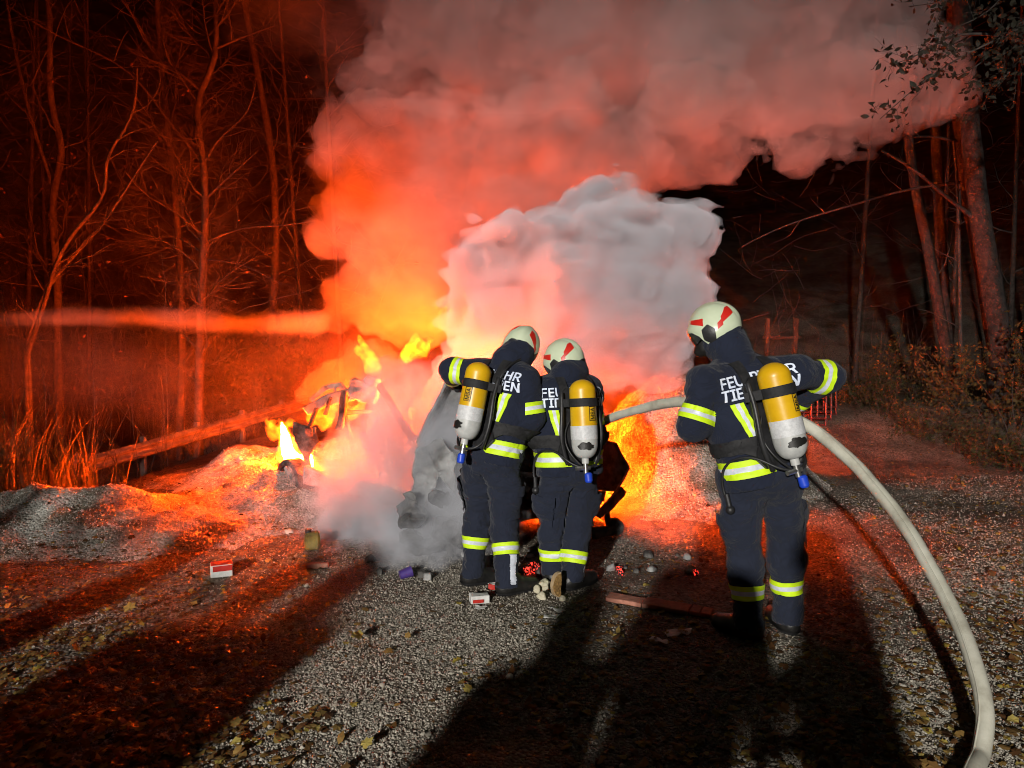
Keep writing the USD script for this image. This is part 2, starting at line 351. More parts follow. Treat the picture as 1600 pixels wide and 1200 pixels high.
def vapour(name, bs, dens, colour, amp=2.2, scale=1.0, edge=0.30, pad=0.5, soft=0.45, detail=6, rough=0.6, floor=True, low=0.0, emission=None, top=9.0, distortion=0.25, aniso=0.0, stretch=(1, 1, 1), billow=0.0, fill=(0.4, 1.5), nlo=0.32):
    """a closed mesh round the blobs; its material fills it with density that billows round them"""
    c = np.array([at(b[0], b[1], b[2]) for b in bs]); r = np.array([b[3] * b[2] / FPX for b in bs])
    pitch = 0.22
    lo = (c - r[:, None]).min(0) - pad - 1.3; hi = (c + r[:, None]).max(0) + pad + 1.3
    n = np.ceil((hi - lo) / pitch).astype(int) + 1
    g = np.stack(np.meshgrid(*[lo[k] + np.arange(n[k]) * pitch for k in range(3)], indexing='ij'), -1)
    f = blob_field(bs, g) + pad
    f = np.minimum(f, top - g[..., 2])
    for ax in range(3):
        sl = [slice(None)] * 3; sl[ax] = [0, -1]; f[tuple(sl)] = -1.0
    if floor:
        f = np.minimum(f, g[..., 2] + 0.02)
    if billow:                                                      # crisp cauliflower puffs: the mesh itself carries the outline
        pitch = 0.066
        lo = (c - r[:, None]).min(0) - 0.75; hi = (c + r[:, None]).max(0) + 0.75
        n = np.ceil((hi - lo) / pitch).astype(int) + 1
        g = np.stack(np.meshgrid(*[lo[k] + np.arange(n[k]) * pitch for k in range(3)], indexing='ij'), -1)
        f = blob_field(bs, g, 9.0)
        wob = 0.35 * np.stack([meshkit.fbm(g * 0.9 + 7.1 * k, 2, 40 + k) - 0.5 for k in range(3)], -1)
        bil = sum(am * (1 - np.abs(2 * meshkit.noise((g + wob) * fr, 11 + o) - 1)) for o, (fr, am) in enumerate(((0.95, 0.92), (2.0, 0.58), (4.1, 0.42), (8.3, 0.27))))
        f = np.minimum(f + billow * (1.30 - bil), np.minimum(top - g[..., 2], g[..., 2] + 0.02))
        for ax in range(3):
            sl = [slice(None)] * 3; sl[ax] = [0, -1]; f[tuple(sl)] = -1.0
    mesh = nets(f, lo, pitch)
    if billow:
        return mesh, M(name, {'g': ('geometry', {}), 'n': ('noise_texture', {'scale': scale, 'detail': detail, 'roughness': rough, 'distortion': distortion}),
                              'den': ('map_range', {'from_min': nlo, 'from_max': 0.66, 'to_min': dens * fill[0], 'to_max': dens * fill[1], 'clamp': True}),
                              'p': ('principled_volume', {'color': colour, 'anisotropy': aniso})},
                       [('g.position', 'n.vector'), ('n.fac', 'den.value'), ('den.result', 'p.density')], surface=None, volume='p.volume')
    nodes = {'g': ('geometry', {}), 'n': ('noise_texture', {'scale': scale, 'detail': detail, 'roughness': rough, 'distortion': distortion}),
             'nz': ('math', {'math_type': 'multiply_add', 'value2': -amp, 'value3': amp / 2}), 'sum': ('math', {'math_type': 'add'}),
             'den': ('map_range', {'range_type': 'linear', 'from_min': edge * 0.3, 'from_max': -edge * 0.7, 'to_min': 0.0, 'to_max': dens, 'clamp': True}),
             'mp': ('mapping', {'scale': stretch}), 'p': ('principled_volume', {'color': colour, 'anisotropy': aniso})}
    links = [('g.position', 'mp.vector'), ('mp.vector', 'n.vector'), ('n.fac', 'nz.value1'), ('nz.value', 'sum.value2'), ('sum.value', 'den.value'), ('den.result', 'p.density')]
    prev = None
    for i, (q, rr) in enumerate(zip(c, r)):
        nodes[f'd{i}'] = ('vector_math', {'math_type': 'distance', 'vector2': tuple(q)})
        nodes[f's{i}'] = ('math', {'math_type': 'subtract', 'value2': rr})
        links += [('g.position', f'd{i}.vector1'), (f'd{i}.value', f's{i}.value1')]
        if prev is None:
            prev = f's{i}.value'
        else:
            nodes[f'm{i}'] = ('math', {'math_type': 'smoothmin', 'value3': soft})
            links += [(prev, f'm{i}.value1'), (f's{i}.value', f'm{i}.value2')]
            prev = f'm{i}.value'
    links.append((prev, 'sum.value1'))
    if emission:
        col, st, nscale, lo_, hi_ = emission
        nodes['en'] = ('noise_texture', {'scale': nscale, 'detail': 5, 'roughness': 0.65, 'distortion': 0.8})
        nodes['er'] = ('map_range', {'from_min': lo_, 'from_max': hi_, 'to_min': 0.0, 'to_max': st, 'clamp': True})
        nodes['ed'] = ('math', {'math_type': 'multiply'})
        nodes['p'][1]['emission_color'] = col
        links += [('g.position', 'en.vector'), ('en.fac', 'er.value'), ('er.result', 'ed.value1'), ('den.result', 'ed.value2'), ('ed.value', 'p.emission_strength')]
    return mesh, M(name, nodes, links, surface=None, volume='p.volume')

SMOKE_FRONT = [(770, 620, 7.9, 125), (850, 480, 8.6, 150), (960, 430, 8.8, 148), (1056, 372, 8.9, 84), (1042, 460, 8.7, 88), (1000, 560, 8.5, 80), (775, 440, 8.9, 80), (900, 620, 8.2, 90),
               (745, 545, 8.5, 65), (960, 330, 9.0, 70)]
SMOKE_LOW = [(650, 728, 6.2, 80), (575, 775, 6.5, 52), (640, 812, 5.9, 40), (548, 722, 7.2, 34), (695, 660, 6.3, 60), (720, 800, 5.8, 50), (622, 690, 6.8, 52), (845, 650, 5.95, 52), (560, 825, 6.4, 28), (600, 800, 6.3, 55)]
SMOKE_BACK = [(600, 240, 9.6, 110), (525, 220, 9.6, 58), (550, 310, 9.6, 66), (520, 160, 9.7, 40), (640, 360, 9.6, 130), (740, 270, 9.8, 130), (700, 180, 9.8, 70), (850, 230, 9.9, 120), (870, 165, 9.9, 60), (960, 260, 10, 110),
              (1060, 215, 10.2, 95), (625, 455, 10.0, 85), (520, 400, 9.4, 34), (545, 450, 9.6, 50), (1130, 210, 10.4, 75), (1110, 160, 10.4, 70), (700, 430, 9.6, 90), (800, 360, 9.8, 110), (570, 560, 10.4, 60), (520, 600, 10.4, 45)]
SMOKE_TOP = [(625, 100, 10.8, 85), (570, 140, 10.6, 50), (760, 60, 11, 130), (920, 70, 11, 140), (1080, 80, 11, 150), (1240, 90, 11, 140), (1350, 110, 11.2, 115), (1430, 120, 11.2, 85), (1200, 180, 10.8, 75),
             (1310, 190, 11, 62), (1400, 180, 11.1, 55), (1250, 200, 10.9, 60), (1480, 140, 11.3, 55), (700, -80, 11, 150), (900, -110, 11, 190), (1150, -110, 11, 200), (1370, -60, 11, 140)]
SMOKE_WISP = [(470, 30, 11.5, 70), (540, 60, 11.4, 70), (480, -60, 11.5, 100), (590, 20, 11.4, 70)]
SMOKE_THIN = [(990, 850, 6.4, 40), (960, 800, 6.9, 30), (1020, 835, 6.6, 26), (945, 690, 7.6, 35), (975, 590, 8.0, 55), (985, 520, 8.2, 40)]
smoke = thing('smoke_plume', 'thick billowing smoke rising from the burning wreck and drifting right', 'smoke', at(760, 640, 8.5) * [1, 1, 0])
keys(smoke, kind='stuff')
GREY = (0.97, 0.96, 0.96)
for nm, bs, dn, kw in (('front_billow', SMOKE_FRONT, 2.2, dict(scale=1.7, aniso=-0.33, billow=0.46, fill=(0.0, 2.6), nlo=0.385)), ('low_smoke', SMOKE_LOW, 6.0, dict(amp=1.9, scale=1.8, edge=0.7, pad=0.35, aniso=-0.25)),
                       ('rear_billow', SMOKE_BACK, 0.58, dict(scale=1.2, billow=0.46, fill=(0.2, 1.9))), ('drifting_smoke', SMOKE_TOP, 0.5, dict(scale=0.9, billow=0.55, aniso=-0.1, fill=(0.25, 1.7))),
                       ('upper_wisp', SMOKE_WISP, 0.16, dict(amp=2.5, scale=0.8, edge=0.8)), ('thin_smoke', SMOKE_THIN, 0.7, dict(amp=2.0, scale=2.0, edge=0.6, pad=0.35))):
    me, ma = vapour(nm, bs, dn, (0.87, 0.885, 0.96) if nm in ('front_billow', 'low_smoke') else GREY, **kw)
    obj(nm, me, ma, smoke, smooth=False, world=True)

def flame_mat(name, s):
    return M(name, {'g': ('geometry', {}), 'n': ('noise_texture', {'scale': 7, 'detail': 4, 'roughness': 0.6}), 'm': ('map_range', {'from_min': 0.35, 'from_max': 0.65, 'to_min': s * 0.35, 'to_max': s * 1.6}),
                    'e': ('emission', {'color': FIRE})}, [('g.position', 'n.vector'), ('n.fac', 'm.value'), ('m.result', 'e.strength')], surface='e.emission')
FLAME_DEEP = flame_mat('deep_flame', 5.0)
FLAME_CORE = flame_mat('flame_core', 3000.0)
FLAME_SEAT = flame_mat('fire_seat', 2900.0)
FLAME_ADDED = flame_mat('added_flame', 380.0)  # emitter added out of sight to tint the upper smoke
FLAME = M('flame_gas', {'g': ('geometry', {}), 'n': ('noise_texture', {'scale': 11, 'detail': 4, 'roughness': 0.6, 'distortion': 0.6}), 'm': ('map_range', {'from_min': 0.34, 'from_max': 0.66, 'to_min': 10.0, 'to_max': 120.0, 'clamp': True}),
                        'p': ('principled_volume', {'color': (0.3, 0.3, 0.3), 'density': 0.6, 'emission_color': FIRE})}, [('g.position', 'n.vector'), ('n.fac', 'm.value'), ('m.result', 'p.emission_strength')], surface=None, volume='p.volume')

def flame_mesh(tongues, seed, pitch=0.016, rag=0.16):
    """tongues of flame: (pixel path, Y, radius in pixels at the root)"""
    caps = []
    for path, Y, r0 in tongues:
        p = spline([at(a, b, Y) for a, b in path], 9)
        rr = np.linspace(1, 0.12, 9) * r0 * Y / FPX
        caps += [(p[i], p[i + 1], rr[i], rr[i + 1]) for i in range(8)]
    return solid(caps, pitch, 45, extra=lambda g: rag * (meshkit.fbm((g + 0.12 * (meshkit.fbm(g * 5, 2, seed + 3) - 0.5)[..., None]) * np.array([13, 13, 6.5]), 4, seed) - 0.5))

def fire(name, label, tongues, seed, mat, pitch=0.013, core=None):
    t = thing(name, label, 'flame', at(*tongues[0][0][0], tongues[0][1]))
    obj('tongue', flame_mesh(tongues, seed, pitch), mat, t, world=True, smooth=True)
    if core:
        obj('core', flame_mesh([(p, Y, r * core) for p, Y, r in tongues], seed, 0.007, 0.05), FLAME_CORE, t, world=True, smooth=True)

fire('flame', 'tall white-yellow flame pouring down the left end of the wreck', [([(474, 742), (468, 722), (456, 705)], 8.3, 15), ([(452, 720), (447, 690), (440, 660)], 8.3, 15), ([(465, 725), (462, 745), (464, 770)], 8.3, 9), ([(480, 735), (482, 720), (478, 705)], 8.3, 9)], 1, FLAME, core=0.45)
fire('flame', 'small yellow flame high above the burning roof frame', [([(584, 574), (573, 552), (560, 534)], 9.0, 11), ([(560, 548), (566, 540), (564, 530)], 9.0, 5)], 2, FLAME)
fire('flame', 'yellow flame between the smoke and the leaves, right of the roof frame', [([(634, 558), (645, 542), (650, 523)], 9.2, 11), ([(655, 548), (664, 542), (670, 534)], 9.2, 8)], 3, FLAME)
fire('flame', 'flame licking under the collapsed roof frame', [([(487, 657), (492, 640), (492, 624)], 9.0, 9), ([(505, 662), (518, 645), (520, 628)], 9.0, 9), ([(545, 652), (560, 640), (572, 620)], 9.0, 8)], 4, FLAME)
fire('flame', 'small flame at the top of the left pillar', [([(436, 678), (443, 667), (454, 659)], 8.6, 7), ([(424, 678), (424, 668), (422, 658)], 8.6, 5)], 5, FLAME)
for k, (px, py, Y, r, h) in enumerate([(708, 705, 7.4, 13, 50), (728, 700, 7.8, 14, 60), (748, 695, 8.2, 15, 70), (770, 690, 8.6, 15, 80)]):
    fire('flame', ['seat of the fire inside the wreck behind the low smoke, leftmost tongue', 'second tongue of the fire inside the wreck behind the low smoke', 'tongue of the fire behind the raised hood', 'rearmost tongue of the fire behind the left firefighter'][k],
         [([(px, py), (px + 6, py - h * 0.5), (px - 4, py - h)], Y, r), ([(px + r, py), (px + r + 5, py - h * 0.3), (px + r + 3, py - h * 0.55)], Y, r * 0.7)], 30 + k, FLAME_SEAT, 0.022)
for k, (px, py, Y, r, h) in enumerate([(775, 650, 9.9, 15, 70)]):
    fire('flame', ['unseen flame added behind the left firefighter to light the upper smoke', 'unseen flame added behind the middle firefighter to light the upper smoke'][k], [([(px, py), (px + 8, py - h * 0.5), (px - 4, py - h)], Y, r), ([(px + r, py), (px + r + 5, py - h * 0.3), (px + r + 3, py - h * 0.55)], Y, r * 0.7)], 50 + k, FLAME_ADDED, 0.022)
FLAME_REAR_ADDED = flame_mat('added_rear_flame', 950.0)  # added emitter, hidden by the bank, that reddens the right smoke
fire('flame', 'unseen fire added behind the gravel bank to light the smoke at the right', [([(1000, 690), (1006, 665), (998, 632)], 11.0, 15), ([(1024, 690), (1028, 670), (1022, 642)], 11.1, 13)], 71, FLAME_REAR_ADDED, 0.022)
fire('flame', 'fire at the front of the wreck behind the middle firefighter', [([(905, 735), (910, 700), (915, 655)], 7.2, 13), ([(925, 730), (926, 700), (922, 670)], 7.2, 10)], 8, FLAME_DEEP, 0.02)
# fire above the wreck, plus emission standing in for firelight scattered in the smoke
FIRE_GLOW = [(575, 560, 9.9, 42), (625, 520, 9.9, 48), (560, 520, 9.9, 36), (660, 490, 9.8, 34), (600, 470, 9.8, 44), (655, 550, 9.9, 34), (510, 610, 9.8, 28), (560, 620, 9.8, 34), (640, 410, 9.7, 52), (575, 400, 9.6, 36), (700, 330, 9.8, 56), (750, 270, 9.9, 52), (790, 330, 10.0, 46), (560, 270, 9.8, 44), (640, 230, 9.8, 50), (700, 200, 9.9, 40), (850, 260, 10.0, 50), (920, 300, 10.1, 40), (870, 190, 10.1, 36), (972, 590, 8.1, 34), (985, 560, 8.2, 26), (960, 630, 8.0, 28)]
fire_glow = thing('burning_gas', 'orange fire above the wreck with added glow painted into the smoke', 'fire', at(600, 540, 9.3))
keys(fire_glow, kind='stuff')
me, ma = vapour('burning_gas', FIRE_GLOW, 0.25, (0.5, 0.4, 0.3), amp=1.8, scale=1.5, edge=1.1, pad=0.4, soft=0.4, emission=((1.0, 0.065, 0.0015), 5.5, 3.0, 0.34, 0.68))
obj('fire_cloud', me, ma, fire_glow, smooth=False, world=True)

# ------------------------------------------------------------------ trees
def limb(p0, d, length, r0, r1, n, wob, up, g):
    """a wandering twig"""
    pts = [np.array(p0, float)]; d = unit3(d)
    for i in range(n):
        d = unit3(d + g.normal(0, wob, 3) + np.array([0, 0, up]))
        pts.append(pts[-1] + d * length / n)
    return np.array(pts), np.linspace(r0, r1, n + 1)

def unit3(v):
    v = np.asarray(v, float); return v / (np.linalg.norm(v) + 1e-12)

def ramify(pts, rad, g, n, length, depth, wob=0.16, up=0.03, out=None, lo=0.2, thin=0.55, spread=0.9, minr=0.0022):
    """side branches along a polyline, recursively"""
    out = [] if out is None else out
    m = len(pts)
    for k in range(n):
        s = lo + (1 - lo) * (k + g.random()) / n
        x = s * (m - 1); i = min(int(x), m - 2); f = x - i
        p = pts[i] * (1 - f) + pts[i + 1] * f; r = rad[i] * (1 - f) + rad[i + 1] * f
        t = unit3(pts[i + 1] - pts[i]); q = unit3(np.cross(t, g.normal(0, 1, 3)))
        d = unit3(t * (0.55 + 0.3 * g.random()) + q * spread)
        l = length * (0.5 + 0.8 * g.random()) * (1 - 0.45 * s)
        r0 = max(min(r * thin, l * 0.012 + 0.003), minr)
        a, b = limb(p, d, l, r0, max(r0 * 0.3, minr * 0.6), 6 if depth > 0 else 4, wob, up, g)
        out.append((a, b, 5 if r0 > 0.006 else 3))
        if depth > 0:
            ramify(a, b, g, max(2, int(n * 0.55)), length * 0.5, depth - 1, wob, up, out, 0.25, 0.6, spread, minr)
    return out

def limbs_mesh(ls):
    return cat([tube(p, r, s, False) for p, r, s in ls])

def trunk_px(path, Y, w0, w1, n=26, sink=0.3):
    if np.ndim(Y) == 0:
        Y = [Y] * len(path)
    p = spline([at(a, b, y) for (a, b), y in zip(path, Y)], n)
    r = np.linspace(w0, w1, n) / 2 * np.mean(Y) / FPX
    z = float(H(p[0, 0], p[0, 1])) - sink
    if p[0, 2] > z + 0.2:
        foot = p[0].copy(); foot[2] = z
        p = np.vstack([foot, p]); r = np.concatenate([[r[0] * 1.25], r])
    return p, r

def bark(m, amp, seed):
    v = m.vertices; n = np.array(m.vertex_normals)
    return trimesh.Trimesh(v + n * (amp * (meshkit.fbm(v * np.array([14, 14, 5]), 3, seed) - 0.5))[:, None], m.faces, process=False)

def tree(name, label, category, path, Y, w0, w1, n=10, length=1.4, depth=1, seed=0, extra=(), mat=None, group=None, lo=0.15, up=0.03, wob=0.16, sides=9, twig=None):
    g = np.random.default_rng(seed)
    p, r = trunk_px(path, Y, w0, w1)
    t = thing(name, label, category, p[0], group=group)
    obj('trunk', bark(tube(p, r, sides, False), r[0] * 0.25, seed), mat or BARK_L, t, world=True, smooth=True)
    for ex in extra:
        q = spline([at(a, b, y if len(e) > 2 else (Y if np.ndim(Y) == 0 else Y[0])) for e in ex[0] for a, b, y in [(e[0], e[1], e[2] if len(e) > 2 else 0)]], 14)
        rr = np.linspace(ex[1], ex[2], 14) / 2 * (Y if np.ndim(Y) == 0 else Y[0]) / FPX
        ls = [(q, rr, 6)] + ramify(q, rr, g, ex[3] if len(ex) > 3 else 6, 0.9, 1, wob, up)
        obj('branch', limbs_mesh(ls), twig or mat or BARK_L, t, world=True, smooth=True)
    if n:
        obj('crown', limbs_mesh(ramify(p, r, g, n, length, depth, wob, up, lo=lo)), twig or TWIG, t, world=True, smooth=True)
    return t

tree('young_tree', 'slender bare tree with a forked top, brightest of the trees left of the fire', 'tree', [(310, 690), (312, 560), (318, 400), (316, 240), (314, 142), (331, 105), (338, 40), (336, -70)], 13.0, 14, 7, 26, 1.7, 2, 1,
     [([(314, 142), (285, 117), (245, 88), (220, 45), (170, -25)], 6, 3), ([(322, 262), (290, 222), (250, 170), (200, 112), (100, 60), (10, 8)], 5, 2), ([(319, 255), (345, 215), (385, 175), (400, 120)], 4, 1.5),
      ([(322, 378), (380, 357), (440, 352), (490, 345)], 4, 1.5), ([(320, 312), (370, 265), (400, 238)], 4, 1.5), ([(337, 76), (375, 60), (430, 40)], 4, 1.5), ([(338, 42), (365, 8), (375, -30)], 4, 2),
      ([(318, 380), (290, 350), (296, 230), (280, 200)], 4, 2), ([(316, 395), (270, 370), (200, 378), (150, 362)], 3, 1.2), ([(318, 405), (380, 415), (440, 445)], 2.5, 1)])
tree('young_tree', 'straight bare tree just left of the forked one', 'tree', [(281, 690), (284, 480), (276, 340), (266, 240), (255, 130), (247, 40), (245, -70)], 14.2, 12, 7, 24, 1.7, 2, 2,
     [([(280, 380), (240, 395), (190, 410)], 3, 1), ([(276, 330), (230, 300), (190, 285)], 3, 1)])
tree('leaning_sapling', 'bare sapling leaning right with a kinked stem near the left edge', 'sapling', [(40, 560), (70, 470), (112, 368), (165, 288), (166, 256), (186, 214), (206, 178), (214, 108)], 11, 8, 3, 10, 1.0, 1, 3)
tree('leaning_sapling', 'second leaning bare sapling, lower and straighter, below the kinked one', 'sapling', [(44, 530), (72, 456), (150, 362), (212, 272), (246, 220)], 11.3, 6, 2, 9, 0.9, 1, 4)
tree('bare_tree', 'grey bare tree with a bent trunk near the left edge', 'tree', [(90, 560), (87, 400), (86, 290), (96, 238), (84, 180), (78, 60), (70, -70)], 15, 13, 8, 12, 1.7, 2, 5, [([(85, 300), (50, 190), (20, 60), (4, -40)], 6, 4)])
tree('bare_tree', 'faint bare tree beside the left edge of the smoke', 'tree', [(424, 520), (426, 260), (400, 100), (368, -70)], 17, 12, 9, 14, 1.8, 2, 6)
g_ = np.random.default_rng(44)
for k in range(13):                                                 # the dark wood behind
    px = g_.uniform(-30, 560) if k < 8 else g_.uniform(1130, 1620)
    Y = g_.uniform(17, 24); sw = g_.normal(0, 45)
    tree('woodland_tree', 'thin bare tree deep in the dark wood behind', 'tree', [(px, 560), (px + sw * 0.3, 380), (px + sw * 0.6, 180), (px + sw, -90)], Y, g_.uniform(5, 9), g_.uniform(2.5, 5), 12, 1.9, 1, 100 + k, group='bare trees deep in the wood', sides=6)
tree('spruce', 'thick rough-barked trunk at the right under the dark foliage', 'tree', [(1566, 560), (1548, 440), (1530, 330), (1516, 200), (1507, 100), (1500, -80)], 13, 32, 24, 0, seed=7, mat=BARK_R, sides=16,
     extra=[([(1521, 340), (1470, 300), (1420, 260), (1378, 236)], 7, 3, 4)])
tree('spruce', 'reddish trunk close behind the thick one at the right', 'tree', [(1560, 560), (1532, 400), (1515, 300), (1502, 190), (1494, 90), (1488, -80)], 14.2, 25, 19, 0, seed=8, mat=BARK_R, sides=12,
     extra=[([(1500, 285), (1420, 296), (1340, 318), (1210, 360), (1160, 385)], 5, 2, 5), ([(1498, 222), (1460, 214), (1425, 214)], 5, 3, 2)])
tree('spruce', 'slim leaning trunk left of the thick one, right of the smoke', 'tree', [(1484, 580), (1465, 470), (1442, 350), (1425, 262), (1416, 170), (1408, 40)], 15, 17, 12, 5, 1.2, 1, 9, mat=BARK_R)
tree('spruce', 'dim grey trunk between the slim leaning trunk and the thick one', 'tree', [(1484, 580), (1472, 420), (1463, 220), (1456, 60)], 17, 18, 14, 6, 1.4, 1, 10, mat=BARK_R)
tree('young_tree', 'very thin stem left of the thick trunk at the right', 'sapling', [(1502, 560), (1499, 420), (1497, 330), (1490, 220)], 14, 6, 3, 6, 0.8, 1, 11)

# ------------------------------------------------------------------ leaves, brushwood, reeds
def leaf_shape(kind, g):
    """a few leaf outlines of unit length, slightly cupped; (vertices, triangles)"""
    if kind == 'oval':
        o = np.array([(0, 0), (0.22, 0.3), (0.24, 0.6), (0, 1), (-0.24, 0.6), (-0.22, 0.3)], float)
    else:
        a = np.linspace(0, 2 * np.pi, 15)[:-1] - np.pi / 2
        r = np.array([0.16, 0.33, 0.28, 0.42, 0.33, 0.44, 0.36, 0.52, 0.36, 0.44, 0.33, 0.42, 0.28, 0.33]) * g.uniform(0.82, 1.15, 14)
        o = np.stack([r * np.cos(a), r * np.sin(a) + 0.4], -1)
    c = o.mean(0); v = np.vstack([o, c])
    z = -0.5 * (v[:, 0] ** 2) * g.uniform(0.2, 2.2) + g.uniform(-0.3, 0.3) * (v[:, 1] - 0.5) ** 2 * 2 + g.normal(0, 0.025, len(v))
    n = len(o)
    return np.column_stack([v, z]), np.array([[i, (i + 1) % n, n] for i in range(n)])

def rand_rot(g, n, flat=None):
    q = g.normal(size=(n, 4)); q /= np.linalg.norm(q, axis=1, keepdims=True)
    if flat is not None:
        a = g.uniform(0, 2 * np.pi, n); t = np.abs(g.normal(0, flat, n)); b = g.uniform(0, 2 * np.pi, n)
        z = np.stack([np.cos(a / 2), 0 * a, 0 * a, np.sin(a / 2)], -1); e = np.stack([np.cos(t / 2), np.sin(t / 2) * np.cos(b), np.sin(t / 2) * np.sin(b), 0 * a], -1)
        w1, x1, y1, z1 = e.T; w2, x2, y2, z2 = z.T
        q = np.stack([w1 * w2 - x1 * x2 - y1 * y2 - z1 * z2, w1 * x2 + x1 * w2 + y1 * z2 - z1 * y2, w1 * y2 - x1 * z2 + y1 * w2 + z1 * x2, w1 * z2 + x1 * y2 - y1 * x2 + z1 * w2], -1)
    return q

def q2m(q):
    w, x, y, z = q.T
    return np.stack([np.stack([1 - 2 * (y * y + z * z), 2 * (x * y - w * z), 2 * (x * z + w * y)], -1), np.stack([2 * (x * y + w * z), 1 - 2 * (x * x + z * z), 2 * (y * z - w * x)], -1),
                     np.stack([2 * (x * z - w * y), 2 * (y * z + w * x), 1 - 2 * (x * x + y * y)], -1)], -2)

def scatter_leaves(pos, size, g, kind='oval', flat=None, q=None):
    """all the leaves at POS as one mesh"""
    n = len(pos); Rm = q2m(rand_rot(g, n, flat))
    sz = np.broadcast_to(size, (n,))
    V, Fc = [], []; off = 0
    shapes = [leaf_shape(kind, g) for _ in range(5)]
    w = g.integers(0, 5, n)
    for k, (v, f) in enumerate(shapes):
        i = np.nonzero(w == k)[0]
        P = np.einsum('nij,vj->nvi', Rm[i], v) * sz[i][:, None, None] + pos[i][:, None]
        V.append(P.reshape(-1, 3)); Fc.append((f[None] + (np.arange(len(i)) * len(v))[:, None, None] + off).reshape(-1, 3)); off += len(i) * len(v)
    return trimesh.Trimesh(np.vstack(V), np.vstack(Fc), process=False)

def leafy(name, label, category, stems, leafmat_, size, per, g, spread, mat=TWIG, kind='oval', group=None, flat=None):
    """a shrub or branch: stems are (points, radii, sides); leaves sit along them"""
    t = thing(name, label, category, stems[0][0][0], group=group)
    obj('stem', limbs_mesh(stems), mat, t, world=True, smooth=True)
    pos = []
    for p, r, s in stems:
        L = np.linalg.norm(np.diff(p, axis=0), axis=1).sum(); n = max(1, int(per * L))
        x = g.uniform(0.25, 1, n) * (len(p) - 1); i = np.minimum(x.astype(int), len(p) - 2); f = (x - i)[:, None]
        pos.append(p[i] * (1 - f) + p[i + 1] * f + g.normal(0, spread, (n, 3)))
    pos = np.vstack(pos)
    obj('foliage', scatter_leaves(pos, g.uniform(0.6, 1.25, len(pos)) * size, g, kind, flat), leafmat_, t, world=True, smooth=False)
    return t

def bush(px, py, Y, w, h, n, g, depth=1, length=0.5, r=0.008):
    """stems rising from a foot at a pixel; w and h in metres"""
    c = at(px, py, Y); c[2] = float(H(c[0], c[1])) - 0.05
    out = []
    for k in range(n):
        d = np.array([g.normal(0, w / h), g.normal(0, w / h), 1.0])
        p, rr = limb(c + np.array([g.normal(0, w * 0.3), g.normal(0, w * 0.3), 0]), d, h * g.uniform(0.6, 1.15), r, 0.003, 8, 0.10, 0.02, g)
        out.append((p, rr, 5)); ramify(p, rr, g, 6, length, depth, 0.2, 0.0, out, 0.15)
    return out

g5 = np.random.default_rng(5)
leafy('shrub', 'leafy olive-brown shrub behind the bare trees, left of the smoke', 'shrub', bush(410, 560, 15.5, 0.8, 2.6, 14, g5), LEAF_OLIVE, 0.10, 16, g5, 0.07)
leafy('shrub', 'autumn shrub with orange-brown leaves at the foot of the thick trunk', 'shrub', bush(1590, 640, 11.6, 0.75, 2.1, 16, g5), LEAF_AUT, 0.085, 17, g5, 0.06)
leafy('shrub', 'smaller autumn shrub just left of the orange-brown one', 'shrub', bush(1490, 620, 12.6, 0.7, 1.1, 12, g5), LEAF_AUT, 0.075, 14, g5, 0.06)
leafy('shrub', 'sparse dark shrub behind the right firefighter, in front of the wood', 'shrub', bush(1365, 600, 15.5, 1.0, 1.4, 14, g5), LEAF_OLIVE, 0.07, 9, g5, 0.08)
for k, (px, py, Y, h) in enumerate([(1330, 690, 13.2, 0.6), (1390, 690, 12.4, 0.75), (1440, 695, 11.4, 0.7), (1510, 700, 11.0, 0.8), (1560, 715, 10.2, 0.65), (1600, 730, 9.6, 0.7), (1350, 660, 14.4, 0.8), (1460, 665, 13.0, 0.7)]):
    leafy('weed_clump', 'clump of dark green weeds on the bank at the right', 'weeds', bush(px, py, Y, 0.45, h, 16, g5, 0, 0.3, 0.004), WEED, 0.055, 24, g5, 0.05, group='weed clumps along the bank')
# the leafy branch that hangs into the picture at the top right
g6 = np.random.default_rng(6)
st = []
for path, Y in (([(1720, -60), (1600, 40), (1500, 90), (1440, 130), (1375, 186)], 8.0), ([(1560, 55), (1480, 60), (1425, 90), (1395, 100)], 8.2), ([(1700, -120), (1560, -40), (1480, 0), (1420, 10)], 8.4), ([(1680, 40), (1600, 90), (1570, 120), (1540, 150)], 8.1),
                ([(1720, -20), (1620, 60), (1590, 90)], 7.8), ([(1700, -100), (1580, -20), (1540, 20), (1500, 40)], 8.0), ([(1640, 10), (1570, 60), (1530, 100), (1490, 120)], 8.3)):
    p = spline([at(a, b, Y) for a, b in path], 16); r = np.linspace(0.018, 0.004, 16)
    st.append((p, r, 6)); ramify(p, r, g6, 9, 0.55, 1, 0.15, -0.03, st, 0.1)
leafy('hanging_branch', 'dark leafy branch hanging in from the top right corner', 'branch', st, LEAF_DARK, 0.085, 17, g6, 0.035)

